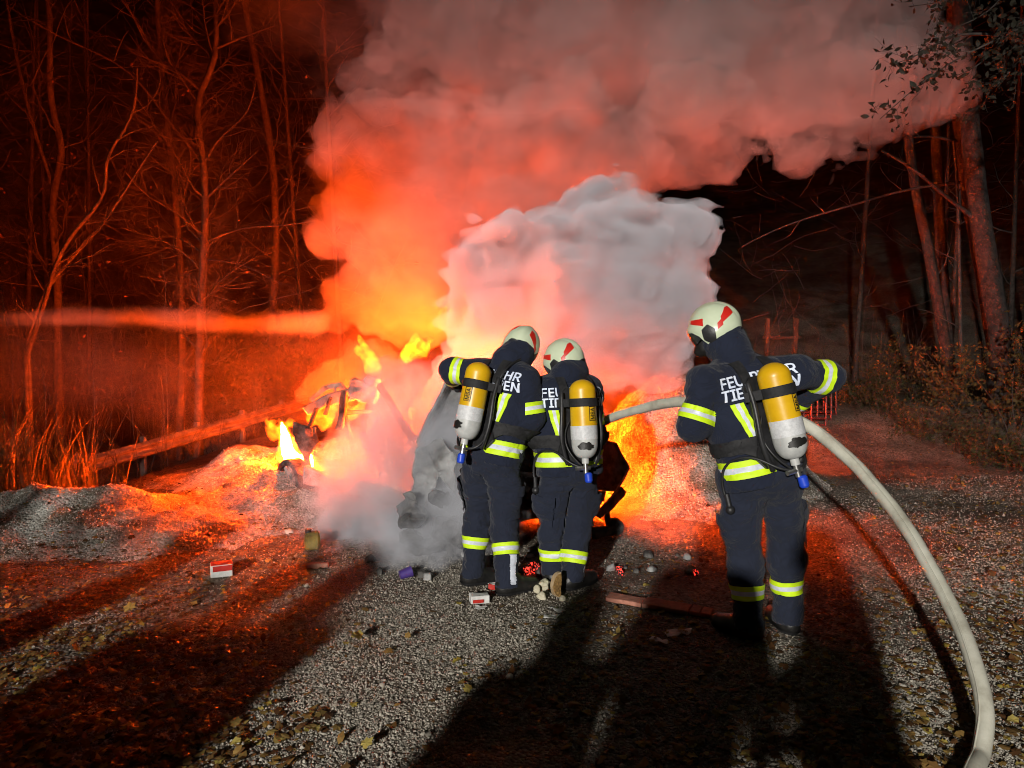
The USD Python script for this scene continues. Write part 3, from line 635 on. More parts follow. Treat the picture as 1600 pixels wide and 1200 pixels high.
# brushwood: thin bare shoots, past counting
def shoots(n, xr, yr, hr, g, lean=0.25, r=0.005, side=1):
    out = []
    for _ in range(n):
        x, y = g.uniform(*xr), g.uniform(*yr)
        p, rr = limb((x, y, float(H(x, y)) - 0.05), (g.normal(0, lean), g.normal(0, lean), 1), g.uniform(*hr), r * g.uniform(0.6, 1.5), 0.0018, 7, 0.09, 0.03, g)
        out.append((p, rr, 3))
        for _ in range(side):
            ramify(p, rr, g, 4, 0.6, 0, 0.15, 0.02, out, 0.3, minr=0.0018)
    return limbs_mesh(out)
g8 = np.random.default_rng(8)
obj('brushwood', shoots(650, (-13, -4.9), (8.5, 21), (0.8, 3.4), g8), TWIG, smooth=True, label='tangle of thin bare shoots under the trees left of the fire', category='brushwood', kind='stuff')
obj('brushwood', shoots(260, (4.6, 14), (13.5, 22), (0.5, 2.4), g8, 0.4), TWIG, smooth=True, label='tangle of thin bare shoots in the dark behind the right bank', category='brushwood', kind='stuff')
def canopy(n, lo, hi, g, r=0.006):
    out = []
    for _ in range(n):
        p, rr = limb(g.uniform(lo, hi), (g.normal(), g.normal(), g.normal(0, 0.6)), g.uniform(0.8, 2.6), r * g.uniform(0.5, 1.6), 0.002, 8, 0.13, 0.02, g)
        out.append((p, rr, 3)); ramify(p, rr, g, 5, 0.7, 0, 0.18, 0.0, out, 0.2, minr=0.002)
    return limbs_mesh(out)
obj('twigs', canopy(1000, (-14, 12.5, 0.6), (-2.5, 20, 9), g8), TWIG, smooth=True, label='fine bare twigs crossing between the trees at the left', category='twigs', kind='stuff')
obj('twigs', canopy(160, (5, 15, 1.5), (15, 21, 9), g8), TWIG, smooth=True, label='fine bare twigs crossing in the dark wood at the right', category='twigs', kind='stuff')
g9 = np.random.default_rng(9)
few = g9.uniform((-12, 11, 0.5), (-3, 18, 6), (420, 3))
obj('hanging_leaves', scatter_leaves(few, g9.uniform(0.05, 0.10, 420), g9), LEAF_DRY, smooth=False, label='few dry leaves still hanging among the bare twigs', category='leaves', kind='stuff')

def reeds(c, n, g, hmin, hmax, spread):
    V, Fc = [], []; o = 0
    for _ in range(n):
        b = np.array([c[0] + g.normal(0, spread), c[1] + g.normal(0, spread), 0]); b[2] = float(H(b[0], b[1])) - 0.03
        L = g.uniform(hmin, hmax); a = g.uniform(0, 2 * np.pi); bend = g.uniform(0.2, 1.5); n_ = 9
        t = np.linspace(0, 1, n_); ang = bend * t ** 1.6 + g.uniform(0, 0.3)
        dx = np.cumsum(np.sin(ang)) * L / n_; dz = np.cumsum(np.cos(ang)) * L / n_
        d = np.array([math.cos(a), math.sin(a), 0]); sd = np.array([-d[1], d[0], 0]); w = 0.008 * (1 - t ** 2) + 0.0008
        p = b + dx[:, None] * d + dz[:, None] * np.array([0, 0, 1])
        V += [p + sd * w[:, None], p - sd * w[:, None]]
        i = np.arange(n_ - 1)
        Fc += [np.stack([o + i, o + i + 1, o + n_ + i + 1], -1), np.stack([o + i, o + n_ + i + 1, o + n_ + i], -1)]; o += 2 * n_
    return trimesh.Trimesh(np.vstack(V), np.vstack(Fc), process=False)
for k, (px, Y, n, lo, hi, lab) in enumerate([(10, 7.2, 110, 0.6, 1.3, 'tall dry grass tuft cut by the left edge'), (75, 7.8, 90, 0.5, 1.1, 'arching dry grass tuft right of the one at the left edge'), (130, 8.6, 60, 0.3, 0.8, 'low grass tuft at the near end of the guard rail')]):
    c = at(px, 700, Y)
    t = thing('grass_tuft', lab, 'grass', (c[0], c[1], float(H(c[0], c[1]))))
    obj('blade', reeds(c, n, g9, lo, hi, 0.22), REED, t, world=True, smooth=False)

# ------------------------------------------------------------------ guard rail
A3, B3 = at(98, 732, 10.4), at(470, 628, 15.5)
A_, B_ = A3[:2], B3[:2]
gr = thing('guard_rail', 'rusty steel guard rail running back along the edge of the wood', 'guard rail', (A_[0], A_[1], 0))
prof = [(0, 0), (0.025, 0.02), (0.08, 0.055), (0.08, 0.095), (0.03, 0.13), (0.03, 0.18), (0.08, 0.215), (0.08, 0.255), (0.025, 0.29), (0, 0.31)]
dirr = np.append((B_ - A_) / np.linalg.norm(B_ - A_), 0); nr = np.array([dirr[1], -dirr[0], 0])
NS = 60; V = []
for k in range(NS + 1):
    q = np.append(A_ + (B_ - A_) * k / NS, 0); zz = A3[2] + (B3[2] - A3[2]) * k / NS - 0.16 + 0.004 * math.sin(k * 0.3)
    for s in (0, 1):
        V += [q + nr * (a * 0.85 - s * 0.006) + np.array([0, 0, b * 0.8 + zz - 0.02]) for a, b in prof]
V = np.array(V); m_ = len(prof); Fq = []
for k in range(NS):
    for s in (0, 1):
        for j in range(m_ - 1):
            a = (k * 2 + s) * m_ + j; b = ((k + 1) * 2 + s) * m_ + j
            Fq.append([a, a + 1, b + 1, b] if s else [a, b, b + 1, a + 1])
    for j in (0, m_ - 1):
        a = k * 2 * m_ + j; b = (k + 1) * 2 * m_ + j; Fq.append([a, a + m_, b + m_, b])
obj('rail', (V, np.array(Fq)), RAIL, gr, world=True, smooth=25)
RL = float(np.linalg.norm(B_ - A_))
for s in (0.3, 1.45, 2.6, 3.75, 4.9):
    q = np.append(A_, 0) + dirr * s - nr * 0.06
    z = float(H(q[0], q[1])) - 0.1; top = A3[2] + (B3[2] - A3[2]) * s / RL + 0.14
    obj('post', box((0.10, 0.055, top - z), (q[0], q[1], (top + z) / 2), rot([0, 0, 1], math.degrees(math.atan2(nr[1], nr[0]))), 0.006), RAIL, gr, world=True)

# ------------------------------------------------------------------ firefighters
D2R = math.pi / 180
def unit(v):
    v = np.asarray(v, float); return v / (np.linalg.norm(v) + 1e-12)

def pieces(m):
    if len(m.faces) < 2:
        return [m]
    lab = trimesh.graph.connected_component_labels(m.face_adjacency, node_count=len(m.faces))
    return [m.submesh([np.nonzero(lab == k)[0]], append=True, repair=False) for k in range(lab.max() + 1)]

def slab(mesh, o, axis, s0, s1, near=None, reach=0.3, lift=0.004, flare=0.0):
    """the strip of a garment between two planes, lifted off it"""
    axis = unit(axis); o = np.asarray(o, float)
    m = trimesh.Trimesh(mesh.vertices, mesh.faces, process=False)
    nrm = np.array(m.vertex_normals); tree = cKDTree(m.vertices)
    m = m.slice_plane(o + axis * s0, axis, cap=False)
    m = m.slice_plane(o + axis * s1, -axis, cap=False)
    m.merge_vertices()
    if callable(near):
        m = m.submesh([np.nonzero(near(m.triangles_center))[0]], append=True, repair=False)
    elif near is not None:
        ps = [p for p in pieces(m) if np.linalg.norm(p.bounds.mean(0) - near) < reach]
        ps = [p for p in ps if p.area > 0.001]
        m = trimesh.util.concatenate(ps) if ps else m
    _, idx = tree.query(m.vertices)
    n = nrm[idx]
    if flare:
        n = n * 1.0
    inner = m.vertices + n * (lift * 0.2); outer = m.vertices + n * lift
    return trimesh.Trimesh(outer, m.faces, process=False)

def stripes(parent, mesh, o, axis, s0, h, near=None, reach=0.3, lift=0.004):
    a = h * 0.34; b = h * 0.66
    obj('yellow_stripe', slab(mesh, o, axis, s0, s0 + a, near, reach, lift), YELLOW, parent, world=True, smooth=True)
    obj('silver_stripe', slab(mesh, o, axis, s0 + a, s0 + b, near, reach, lift), SILVER, parent, world=True, smooth=True)
    obj('yellow_stripe', slab(mesh, o, axis, s0 + b, s0 + h, near, reach, lift), YELLOW, parent, world=True, smooth=True)

class Drape:
    """lays flat patterns given in the (right, up) plane of the torso on the back of a garment"""
    def __init__(s, mesh, R, F, U, o):
        s.R, s.F, s.U, s.o = R, F, U, o
        v = mesh.vertices - o; n = np.array(mesh.vertex_normals)
        keep = (n @ F) < -0.05
        s.p = np.stack([v @ R, v @ U], -1)[keep]; s.d = (v @ F)[keep]; s.n = n[keep]
        s.t = cKDTree(s.p)
    def depth(s, q):
        d, i = s.t.query(q, k=12)
        w = np.exp(-(d / 0.012) ** 2) + 1e-9
        # the outermost layer at that place
        dd = s.d[i]; lim = dd.min(1, keepdims=True) + 0.03
        w = w * (dd <= lim)
        return (dd * w).sum(1) / w.sum(1)
    def put(s, m, lift=0.004, edge=0.014):
        v, f = trimesh.remesh.subdivide_to_size(m.vertices, m.faces, edge, max_iter=12)
        q = v[:, :2]; d = s.depth(q)
        w = s.o + q[:, :1] * s.R + q[:, 1:2] * s.U + (d - lift - v[:, 2])[:, None] * s.F
        return trimesh.Trimesh(w, f, process=False)

def flat(poly, h=0.003):
    from shapely.geometry import Polygon
    return trimesh.creation.extrude_polygon(Polygon(poly), h, engine='earcut')

def band_poly(p, q, w):
    p, q = np.array(p, float), np.array(q, float); d = unit(q - p); n = np.array([-d[1], d[0]]) * w / 2
    return [p + n, q + n, q - n, p - n]

def seg_d(p, a, b):
    ab = b - a; t = np.clip(((p - a) @ ab) / (ab @ ab), 0, 1)
    return np.linalg.norm(p - a - t[..., None] * ab, axis=-1)

HEL = np.array([0.124, 0.150, 0.146])
def hel_pt(phi, el, k=1.0):
    """a point of the helmet shell; phi 0 is the front, el the height angle, both in degrees"""
    f, e = np.radians(phi), np.radians(el)
    x, y, z = np.cos(e) * np.sin(f), np.cos(e) * np.cos(f), np.sin(e)
    ridge = 0.006 * np.exp(-(x * HEL[0] / 0.022) ** 2) * sstep(0, 0.5, z)
    ear = 0.012 * np.exp(-((np.abs(np.degrees(np.arctan2(x, y))) - 92) / 34) ** 2) * np.exp(-((el + 22) / 22.0) ** 2)
    brow = 0.010 * np.exp(-(phi / 50.0) ** 2) * np.exp(-((el - 2) / 9.0) ** 2)
    line = -0.003 * np.exp(-((np.abs(x) * HEL[0] - 0.038) / 0.005) ** 2) * sstep(0.1, 0.5, z)
    r = k + (ridge + ear + brow + line) / 0.14
    return np.stack([x * HEL[0] * r, y * HEL[1] * r, z * HEL[2] * r], -1)

def hel_low(phi):
    a = np.abs((np.asarray(phi, float) + 180) % 360 - 180)
    return np.interp(a, [0, 40, 60, 78, 105, 130, 150, 180], [-4, -8, -20, -48, -46, -26, -22, -23])

def shell_patch(phis, lows, highs, k0, k1, ne=14):
    """a shell with thickness over azimuths phis between height angles lows and highs"""
    n = len(phis); t = np.linspace(0, 1, ne)
    el = lows[:, None] + (highs - lows)[:, None] * t[None]
    ph = np.repeat(phis[:, None], ne, 1)
    o = hel_pt(ph, el, k1).reshape(-1, 3); i = hel_pt(ph, el, k0).reshape(-1, 3)
    a, b = np.meshgrid(np.arange(n - 1), np.arange(ne - 1), indexing='ij'); k = a * ne + b
    q = np.stack([k, k + 1, k + ne + 1, k + ne], -1).reshape(-1, 4)
    N = n * ne; qi = q[:, ::-1] + N
    e0 = np.arange(n - 1) * ne
    rim = np.stack([e0, e0 + ne, e0 + ne + N, e0 + N], -1); e1 = e0 + ne - 1
    rim2 = np.stack([e1, e1 + N, e1 + ne + N, e1 + ne], -1)
    j = np.arange(ne - 1); s0 = np.stack([j, j + N, j + 1 + N, j + 1], -1); s1 = s0[:, ::-1] + (n - 1) * ne
    q = np.vstack([q, qi, rim, rim2, s0, s1])
    return trimesh.Trimesh(np.vstack([o, i]), np.vstack([q[:, [0, 1, 2]], q[:, [0, 2, 3]]]), process=False)

def placed(m, T):
    m = m.copy(); m.apply_transform(T); return m

def make_head(t, c, az, pitch, roll=0.0, apparatus=True):
    T = trimesh.transformations.translation_matrix(c) @ rot([0, 0, 1], -az / D2R) @ rot([0, 1, 0], roll / D2R) @ rot([1, 0, 0], -pitch / D2R)
    ph = np.linspace(-180, 180, 97)
    h = obj('helmet', placed(shell_patch(ph, hel_low(ph), np.full(97, 90.0), 0.93, 1.0, 22), T), HELMET, t, world=True, smooth=40)
    def patch(name, p0, p1, lo, hi, mat, k=1.012, n=12):
        ps = np.linspace(p0, p1, n); t_ = np.linspace(0, 1, n)
        obj(name, placed(shell_patch(ps, np.interp(t_, np.linspace(0, 1, len(lo)), lo), np.interp(t_, np.linspace(0, 1, len(hi)), hi), 0.985, k, 8), T), mat, h, world=True, smooth=40)
    for s in (1, -1):
        patch('red_decal', s * 114, s * 150, [2, 14, 24], [17, 40, 46], RED)
        patch('red_decal', s * 104, s * 116, [-10, -2], [3, 13], RED)
        patch('red_decal', s * 34, s * 74, [14, 2], [22, 19], RED)
        patch('visor_hinge', s * 70, s * 98, [-28, -38, -32], [-6, 4, -8], PLASTIC, 1.03)
    patch('crest_vent', -9, 9, [48, 50, 48], [57, 58, 57], PLASTIC, 1.012, 8)
    patch('rear_clamp', 164, 196, [-27, -30, -27], [-10, -8, -10], PLASTIC, 1.05, 10)
    vp = np.linspace(-64, 64, 33)
    obj('visor', placed(shell_patch(vp, np.interp(np.abs(vp), [0, 40, 64], [-36, -34, -24]), hel_low(vp) + 1.5, 1.01, 1.035, 8), T), LENS, h, world=True, smooth=40)
    # face mask with its lens and breathing valve
    mk = solid([((0, 0.055, -0.055), (0, 0.060, -0.10), 0.060, 0.045), ((0, 0.085, -0.105), (0, 0.108, -0.12), 0.030, 0.026)], 0.008)
    mm = obj('face_mask', placed(mk, T), RUBBER, t, world=True, smooth=True)
    ln = trimesh.creation.icosphere(3); ln.apply_scale([0.070, 0.045, 0.05]); ln.apply_translation([0, 0.085, -0.042])
    obj('mask_lens', placed(ln, T), LENS, mm, world=True, smooth=True)
    return T

def glove(wrist, d, palm_n, curl=0.9, side=1):
    """a palm and five bent fingers; d points along the hand, palm_n out of the palm, side +1 puts the thumb on cross(d, palm_n)"""
    d = unit(d); n = unit(palm_n - d * (palm_n @ d)); x = np.cross(d, n) * side
    w = np.asarray(wrist, float)
    caps = [(w - d * 0.05, w + d * 0.02, 0.043, 0.040)]
    for k, L in zip((-1.5, -0.5, 0.5, 1.5), (0.062, 0.076, 0.080, 0.072)):
        a = w + d * 0.025 + x * k * 0.010; b = w + d * 0.095 + x * k * 0.021
        caps.append((a, b, 0.021, 0.0165))
        p, ang = b, 0.0
        for seg in (0.42, 0.33, 0.25):
            ang += curl
            q = p + (d * math.cos(ang) + n * math.sin(ang)) * L * seg * 1.05
            caps.append((p, q, 0.0145, 0.0125)); p = q
    a = w + d * 0.035 + x * 0.028 + n * 0.01; b = a + (d * 0.5 + x * 0.7 + n * 0.5) * 0.045; c = b + (d * 0.75 + n * 0.6) * 0.042
    caps += [(a, b, 0.020, 0.0165), (b, c, 0.016, 0.013)]
    return solid(caps, 0.006, 120)

def firefighter(label, base, az, J, head_az, head_pitch, head_roll=0.0, apparatus=True, seed=0, letters=True, group=None, side_strip=(), bulk=1.0, legs=1.0):
    """J: joints in world coordinates"""
    t = thing('firefighter', label, 'person', base, group=group)
    J = {k: np.asarray(v, float) for k, v in J.items()}
    hip = (J['hipL'] + J['hipR']) / 2
    U = unit(J['neck'] - hip); F = np.array([math.sin(az), math.cos(az), 0.0]); R = unit(np.cross(F, U)); F = np.cross(U, R)
    L = np.linalg.norm(J['neck'] - hip)
    W = lambda x, y, z: hip + x * R + y * F + z * U
    hd = J['head']
    hT = rot([0, 0, 1], -head_az / D2R) @ rot([1, 0, 0], -head_pitch / D2R); hf = hT[:3, 1]; hu = hT[:3, 2]
    # ---- body: head, neck and trunk as one surface under the clothes
    obj('body', solid([(hd - hu * 0.01, hd + hf * 0.02 - hu * 0.08, 0.092, 0.066), (hd - hu * 0.06 - hf * 0.02, J['neck'], 0.06, 0.066), (J['neck'], W(0, 0, 0.1), 0.08, 0.10)], 0.014, 40), HOODC, t, world=True, smooth=True)
    def fold(sx, sz, amp, sd):
        """creases that run round the limbs"""
        def f(g):
            q = np.stack([(g - hip) @ R * sx, (g - hip) @ F * sx, (g - hip) @ U * sz], -1)
            w = meshkit.fbm(q * 0.45 + 9.7 * sd, 2, sd + 60)[..., None] - 0.5
            n = meshkit.fbm(q + w * 3.0 + 3.1 * sd, 3, sd)
            crease = 1 - np.clip(np.abs(n - 0.5) * 7, 0, 1)
            return amp * (0.9 * (meshkit.fbm(q * 0.5 + 5.3, 2, sd + 9) - 0.5) * 2 - crease ** 1.5 * 0.55 + 0.15)
        return f
    # ---- jacket
    w = 0.098
    caps = [(W(s * w, 0, -0.12), W(s * w * 0.95, 0, 0.2), 0.142, 0.138) for s in (-1, 1)] + [(W(s * w * 0.95, 0, 0.2), W(s * w, 0.0, L - 0.16), 0.138, 0.150) for s in (-1, 1)]
    caps += [(W(-0.05, 0, 0.0), W(0.05, 0, L - 0.15), 0.15, 0.16)]
    for s in 'LR':
        sh, el, wr = J['sh' + s], J['el' + s], J['wr' + s]
        caps += [(J['neck'] - U * 0.05, sh, 0.082, 0.084), (sh, el, 0.090 * bulk, 0.082 * bulk), (el, wr, 0.082 * bulk, 0.062), (W((-1 if s == 'L' else 1) * 0.10, 0, L - 0.2), sh, 0.125, 0.082)]
    caps += [(J['neck'] - U * 0.04, J['neck'] + U * 0.035, 0.082, 0.078)]
    cutj = lambda g: np.minimum((g - hip) @ U + 0.045, 9)
    jm = solid(caps, 0.0105, 48, extra=fold(4.5, 11, 0.017, seed), cut=lambda g: np.where(((g - hip) @ F) ** 2 + ((g - hip) @ R) ** 2 < 0.32 ** 2, (g - hip) @ U + 0.05, 9))
    jk = obj('jacket', jm, JACKET, t, world=True, smooth=True)
    stripes(jk, jm, hip, U, 0.020, 0.098, hip + U * 0.07, 0.12, 0.005)
    for s in 'LR':
        sh, el, wr = J['sh' + s], J['el' + s], J['wr' + s]; sg = -1 if s == 'L' else 1
        def own(p, lower, sh=sh, el=el, wr=wr, sg=sg):
            du, dl = seg_d(p, sh, el), seg_d(p, el, wr)
            q = p - hip; lim = W(sg * 0.10, 0, 0) - hip
            tor = np.maximum(np.abs((p - hip) @ R) - 0.10, 0); tor = np.hypot(tor, (p - hip) @ F) + 0.3 * ((p - hip) @ U > L - 0.05)
            a, b = (dl, du) if lower else (du, dl)
            return (a < 0.15) & (a <= b + 0.012) & (a - 0.085 < tor - 0.150)
        ax = unit(el - sh); la = np.linalg.norm(el - sh)
        stripes(jk, jm, sh, ax, la * 0.56, 0.078, lambda p: own(p, False), lift=0.005)
        ax = unit(wr - el); la = np.linalg.norm(wr - el)
        stripes(jk, jm, el, ax, la - 0.09, 0.070, lambda p: own(p, True), lift=0.005)
    dr = Drape(jm, R, F, U, hip)
    for s in (-1, 1):
        p, q = np.array([s * 0.160, L - 0.225]), np.array([s * 0.095, 0.125])
        n = np.array([1.0, 0.0])
        for k, (mat, nm) in zip((-1, 0, 1), ((YELLOW, 'yellow_strip'), (SILVER, 'silver_strip'), (YELLOW, 'yellow_strip'))):
            obj(nm, dr.put(flat([p + n * (k * 0.021 - 0.0105), p + n * (k * 0.021 + 0.0105), q + n * (k * 0.021 + 0.0105), q + n * (k * 0.021 - 0.0105)]), 0.006), mat, jk, world=True, smooth=False)
    if letters:
        for text, z, wid in (('FEUERWEHR', L - 0.135, 0.45), ('TIEFGRABEN', L - 0.205, 0.46)):
            tm = meshkit.text_mesh(text, 0.056, 0.003, bold=True)
            b = tm.bounds; k = wid / (b[1, 0] - b[0, 0])
            tm.apply_scale([k, 1.06, 1]); tm.apply_translation([-wid / 2 - b[0, 0] * k, z, 0])
            obj('lettering', dr.put(tm, 0.005, 0.02), LETTER, jk, world=True, smooth=False)
    # ---- trousers
    caps = [(J['hipL'] + U * 0.02, J['hipR'] + U * 0.02, 0.128, 0.128), (hip - F * 0.02, hip + U * 0.1, 0.14, 0.14)]
    for s in 'LR':
        caps += [(J['hip' + s], J['kn' + s], 0.118 * legs, 0.098 * legs), (J['kn' + s], J['an' + s] - np.array([0, 0, 0.05]), 0.096 * legs, 0.092 * legs)]
    gz = min(J['anL'][2], J['anR'][2])
    pk = [(J['hip' + s] * 0.42 + J['kn' + s] * 0.58 + R * (0.085 if s == 'R' else -0.085), J['hip' + s] * 0.62 + J['kn' + s] * 0.38 + R * (0.085 if s == 'R' else -0.085), 0.045, 0.045) for s in 'LR']
    low = {s: J['an' + s] - np.array([0, 0, 0.055]) for s in 'LR'}
    def cuff(g):
        dl = np.linalg.norm((g - J['anL'])[..., :2], axis=-1); dR = np.linalg.norm((g - J['anR'])[..., :2], axis=-1)
        f = g[..., 2] - np.where(dl < dR, low['L'][2], low['R'][2])
        a = np.minimum(seg_d(g, J['hipL'], J['knL']), seg_d(g, J['knL'], J['anL'])); b = np.minimum(seg_d(g, J['hipR'], J['knR']), seg_d(g, J['knR'], J['anR']))
        return np.minimum(f, np.abs(a - b) * 0.5 - 0.005 + np.maximum(0, (g - hip) @ U + 0.13))
    tm = solid(caps + pk, 0.0115, 42, extra=fold(4.5, 12, 0.021, seed + 20), cut=cuff)
    tr = obj('trousers', tm, TROUSER, t, world=True, smooth=True)
    for s in 'LR':
        ax = unit(J['an' + s] - J['kn' + s])
        stripes(tr, tm, J['kn' + s], ax, 0.115, 0.080, (lambda p, s=s: seg_d(p, J['kn' + s], J['an' + s]) <= seg_d(p, J['kn' + ('R' if s == 'L' else 'L')], J['an' + ('R' if s == 'L' else 'L')])), lift=0.005)
        if s in side_strip:
            out = unit(R * 0.95 - F * 0.25)
            def side(p, s=s, out=out):
                q = p - J['kn' + s]; ax_ = unit(J['an' + s] - J['kn' + s]); q = q - (q @ ax_)[:, None] * ax_
                return (q @ out) / (np.linalg.norm(q, axis=1) + 1e-9) > 0.90
            k = slab(tm, J['kn' + s], ax, 0.20, np.linalg.norm(J['an' + s] - J['kn' + s]) + 0.05, side, lift=0.005)
            obj('silver_piping', k, SILVER, tr, world=True, smooth=True)
        pq = J['kn' + s] - J['hip' + s]; lt = np.linalg.norm(pq); ax = pq / lt; sgn = 1 if s == 'R' else -1
        def outer(p, s=s, sgn=sgn, ax=ax):
            q = p - J['hip' + s]; q = q - (q @ ax)[:, None] * ax
            return (q @ (R * sgn * 0.96 - F * 0.28)) / (np.linalg.norm(q, axis=1) + 1e-9) > 0.62
        obj('pocket', slab(tm, J['hip' + s], ax, lt * 0.42, lt * 0.86, outer, lift=0.016), TROUSER, tr, world=True, smooth=True)
        obj('pocket_flap', slab(tm, J['hip' + s], ax, lt * 0.38, lt * 0.52, outer, lift=0.026), TROUSER, tr, world=True, smooth=True)
    # ---- boots
    for s in 'LR':
        a = J['an' + s]; g0 = float(H(a[0], a[1])); toe = unit(np.array([math.sin(J['toe' + s]), math.cos(J['toe' + s]), 0]))
        c = np.array([a[0], a[1], g0])
        bm = solid([(c - toe * 0.035 + [0, 0, 0.052], c + toe * 0.13 + [0, 0, 0.042], 0.052, 0.046), (c + toe * 0.13 + [0, 0, 0.042], c + toe * 0.195 + [0, 0, 0.045], 0.050, 0.044), (c + [0, 0, 0.06], a + [0, 0, -0.01], 0.056, 0.056), (c + toe * 0.06 + [0, 0, 0.07], c + toe * 0.02 + [0, 0, 0.13], 0.05, 0.05)], 0.009, 60, cut=lambda g: g[..., 2] - g0 - 0.002)
        b = obj('boot', bm, RUBBER, t, world=True, smooth=True)
        so = slab(bm, c, [0, 0, 1], 0.003, 0.028, lift=0.008)
        obj('sole', so, PLASTIC, b, world=True, smooth=True)
    # ---- gloves
    for s in 'LR':
        wr, el = J['wr' + s], J['el' + s]
        gl = glove(wr + unit(wr - el) * 0.05, wr - el, J.get('palm' + s, F + U * 0.01), 0.75, 1 if s == 'L' else -1)
        obj('glove', gl, BLACK, t, world=True, smooth=True)
    # ---- head
    make_head(t, hd, head_az, head_pitch, head_roll)
    obj('neck_guard', solid([(hd - hf * 0.055 - hu * 0.04, hd - hf * 0.055 - hu * 0.10, 0.082, 0.092), (hd - hu * 0.06, J['neck'] + U * 0.0, 0.088, 0.098), (hd - hf * 0.05 - hu * 0.1, J['neck'] - F * 0.03 + U * 0.01, 0.092, 0.098)], 0.011, 36, extra=fold(9, 14, 0.010, seed + 40)), JACKET, t, world=True, smooth=True)
    if not apparatus:
        return t
    # ---- breathing apparatus on the back
    y0 = -0.155
    T = frame(R, F, U, hip)
    pl = []
    prof = [(0.10, 0.05), (0.15, 0.11), (0.125, 0.20), (0.105, 0.30), (0.105, 0.40), (0.13, 0.50), (0.07, 0.55)]
    plate = cat([flat([(-x, z) for x, z in prof] + [(x, z) for x, z in prof[::-1]], 0.018)])
    plate.apply_transform(np.array([[1, 0, 0, 0], [0, 0, -1, y0 - 0.005], [0, 1, 0, 0], [0, 0, 0, 1]], float))
    bp = obj('back_plate', placed(plate, T), PLASTIC, t, world=True, smooth=False)
    for s in (-1, 1):
        rail = tube(spline([(s * 0.12, y0 - 0.05, 0.52), (s * 0.132, y0 - 0.075, 0.38), (s * 0.142, y0 - 0.075, 0.20), (s * 0.10, y0 - 0.06, 0.04)], 14), 0.015, 8)
        obj('frame_rail', placed(rail, T), PLASTIC, bp, world=True, smooth=True)
        pad = dr.put(flat(band_poly((s * 0.09, L + 0.0), (s * 0.075, L - 0.17), 0.058), 0.012), 0.014, 0.03)
        obj('shoulder_strap', pad, BLACK, bp, world=True)
        obj('waist_strap', dr.put(flat(band_poly((s * 0.05, 0.10), (s * 0.21, 0.20), 0.055), 0.012), 0.012, 0.03), BLACK, bp, world=True)
    belt = slab(jm, hip, U, 0.155, 0.235, hip + U * 0.2, 0.14, 0.014)
    obj('hip_belt', belt, BLACK, bp, world=True, smooth=True)
    # the bottle: dome up, valve down
    ty, r = y0 - 0.125, 0.087
    z0, z1 = 0.09, 0.60
    a = np.linspace(0, np.pi / 2, 9)
    top = [(r, z0 + 0.165)] + [(r * math.cos(q), z1 - 0.075 + 0.075 * math.sin(q)) for q in a[:-1]] + [(0.0001, z1)]
    low = [(0.0001, z0 - 0.045), (0.024, z0 - 0.045), (0.024, z0 - 0.01)] + [(r * (0.28 + 0.72 * math.sin(q)), z0 - 0.01 + 0.10 * (1 - math.cos(q))) for q in a] + [(r, z0 + 0.165)]
    rev = lambda pr: trimesh.creation.revolve(np.array(pr), sections=36)
    TT = T @ trimesh.transformations.translation_matrix([0, ty, 0])
    bt = obj('air_bottle', placed(rev(top), TT), TANKY, t, world=True, smooth=35)
    obj('bottle_base', placed(rev(low), TT), TANKW, bt, world=True, smooth=35)
    st = rev([(r + 0.001, z0 + 0.115), (r + 0.0025, z0 + 0.115), (r + 0.0025, z0 + 0.205), (r + 0.001, z0 + 0.205)])
    st = st.slice_plane([0, 0.03, 0], [0, -1, 0]); obj('paper_sticker', placed(st, TT), STICKER, bt, world=True, smooth=35)
    def wrap(m, phi0, lift=0.0035):
        """bends a flat pattern (x along the bottle, y round it) onto the bottle"""
        v, f = trimesh.remesh.subdivide_to_size(m.vertices, m.faces, 0.02, max_iter=10)
        ph = phi0 + v[:, 1] / r
        q = np.stack([-(r + lift + v[:, 2]) * np.sin(ph), -(r + lift + v[:, 2]) * np.cos(ph), v[:, 0]], -1)
        return placed(trimesh.Trimesh(q, f, process=False), TT)
    tm_ = meshkit.text_mesh('MSA', 0.028, 0.001, bold=True); b = tm_.bounds; k = 0.075 / (b[1, 0] - b[0, 0]); tm_.apply_scale([k, 1, 1]); tm_.apply_translation([0.335 - b[0, 0] * k, -0.014, 0])
    obj('bottle_lettering', wrap(tm_, -0.30), INK, bt, world=True, smooth=False)
    fr = [flat([(0.325, -0.024), (0.42, -0.024), (0.42, -0.020), (0.325, -0.020)], 0.001), flat([(0.325, 0.020), (0.42, 0.020), (0.42, 0.024), (0.325, 0.024)], 0.001),
          flat([(0.325, -0.020), (0.329, -0.020), (0.329, 0.020), (0.325, 0.020)], 0.001), flat([(0.416, -0.020), (0.42, -0.020), (0.42, 0.020), (0.416, 0.020)], 0.001)]
    obj('lettering_frame', wrap(cat(fr), -0.30), INK, bt, world=True, smooth=False)
    an_ = np.linspace(0, 2 * np.pi, 40)[:-1]; rr_ = 0.026 + 0.034 * (meshkit.fbm(np.stack([np.cos(an_) * 2.2, np.sin(an_) * 2.2, an_ * 0 + seed], -1), 4, seed) - 0.35)
    obj('worn_patch', wrap(flat(np.stack([0.165 + rr_ * np.cos(an_) * 0.85, rr_ * np.sin(an_) * 1.5], -1), 0.001), 0.30), INK, bt, world=True, smooth=False)
    sr = rev([(r + 0.002, 0.42), (r + 0.009, 0.42), (r + 0.009, 0.475), (r + 0.002, 0.475)]); obj('bottle_strap', placed(sr, TT), BLACK, bt, world=True, smooth=35)
    for s in (-1, 1):
        tie = box((0.10, 0.010, 0.055), (s * 0.118, ty + 0.052, 0.4475), rot([0, 0, 1], s * 50), 0.003)
        obj('strap_end', placed(tie, T), BLACK, bt, world=True)
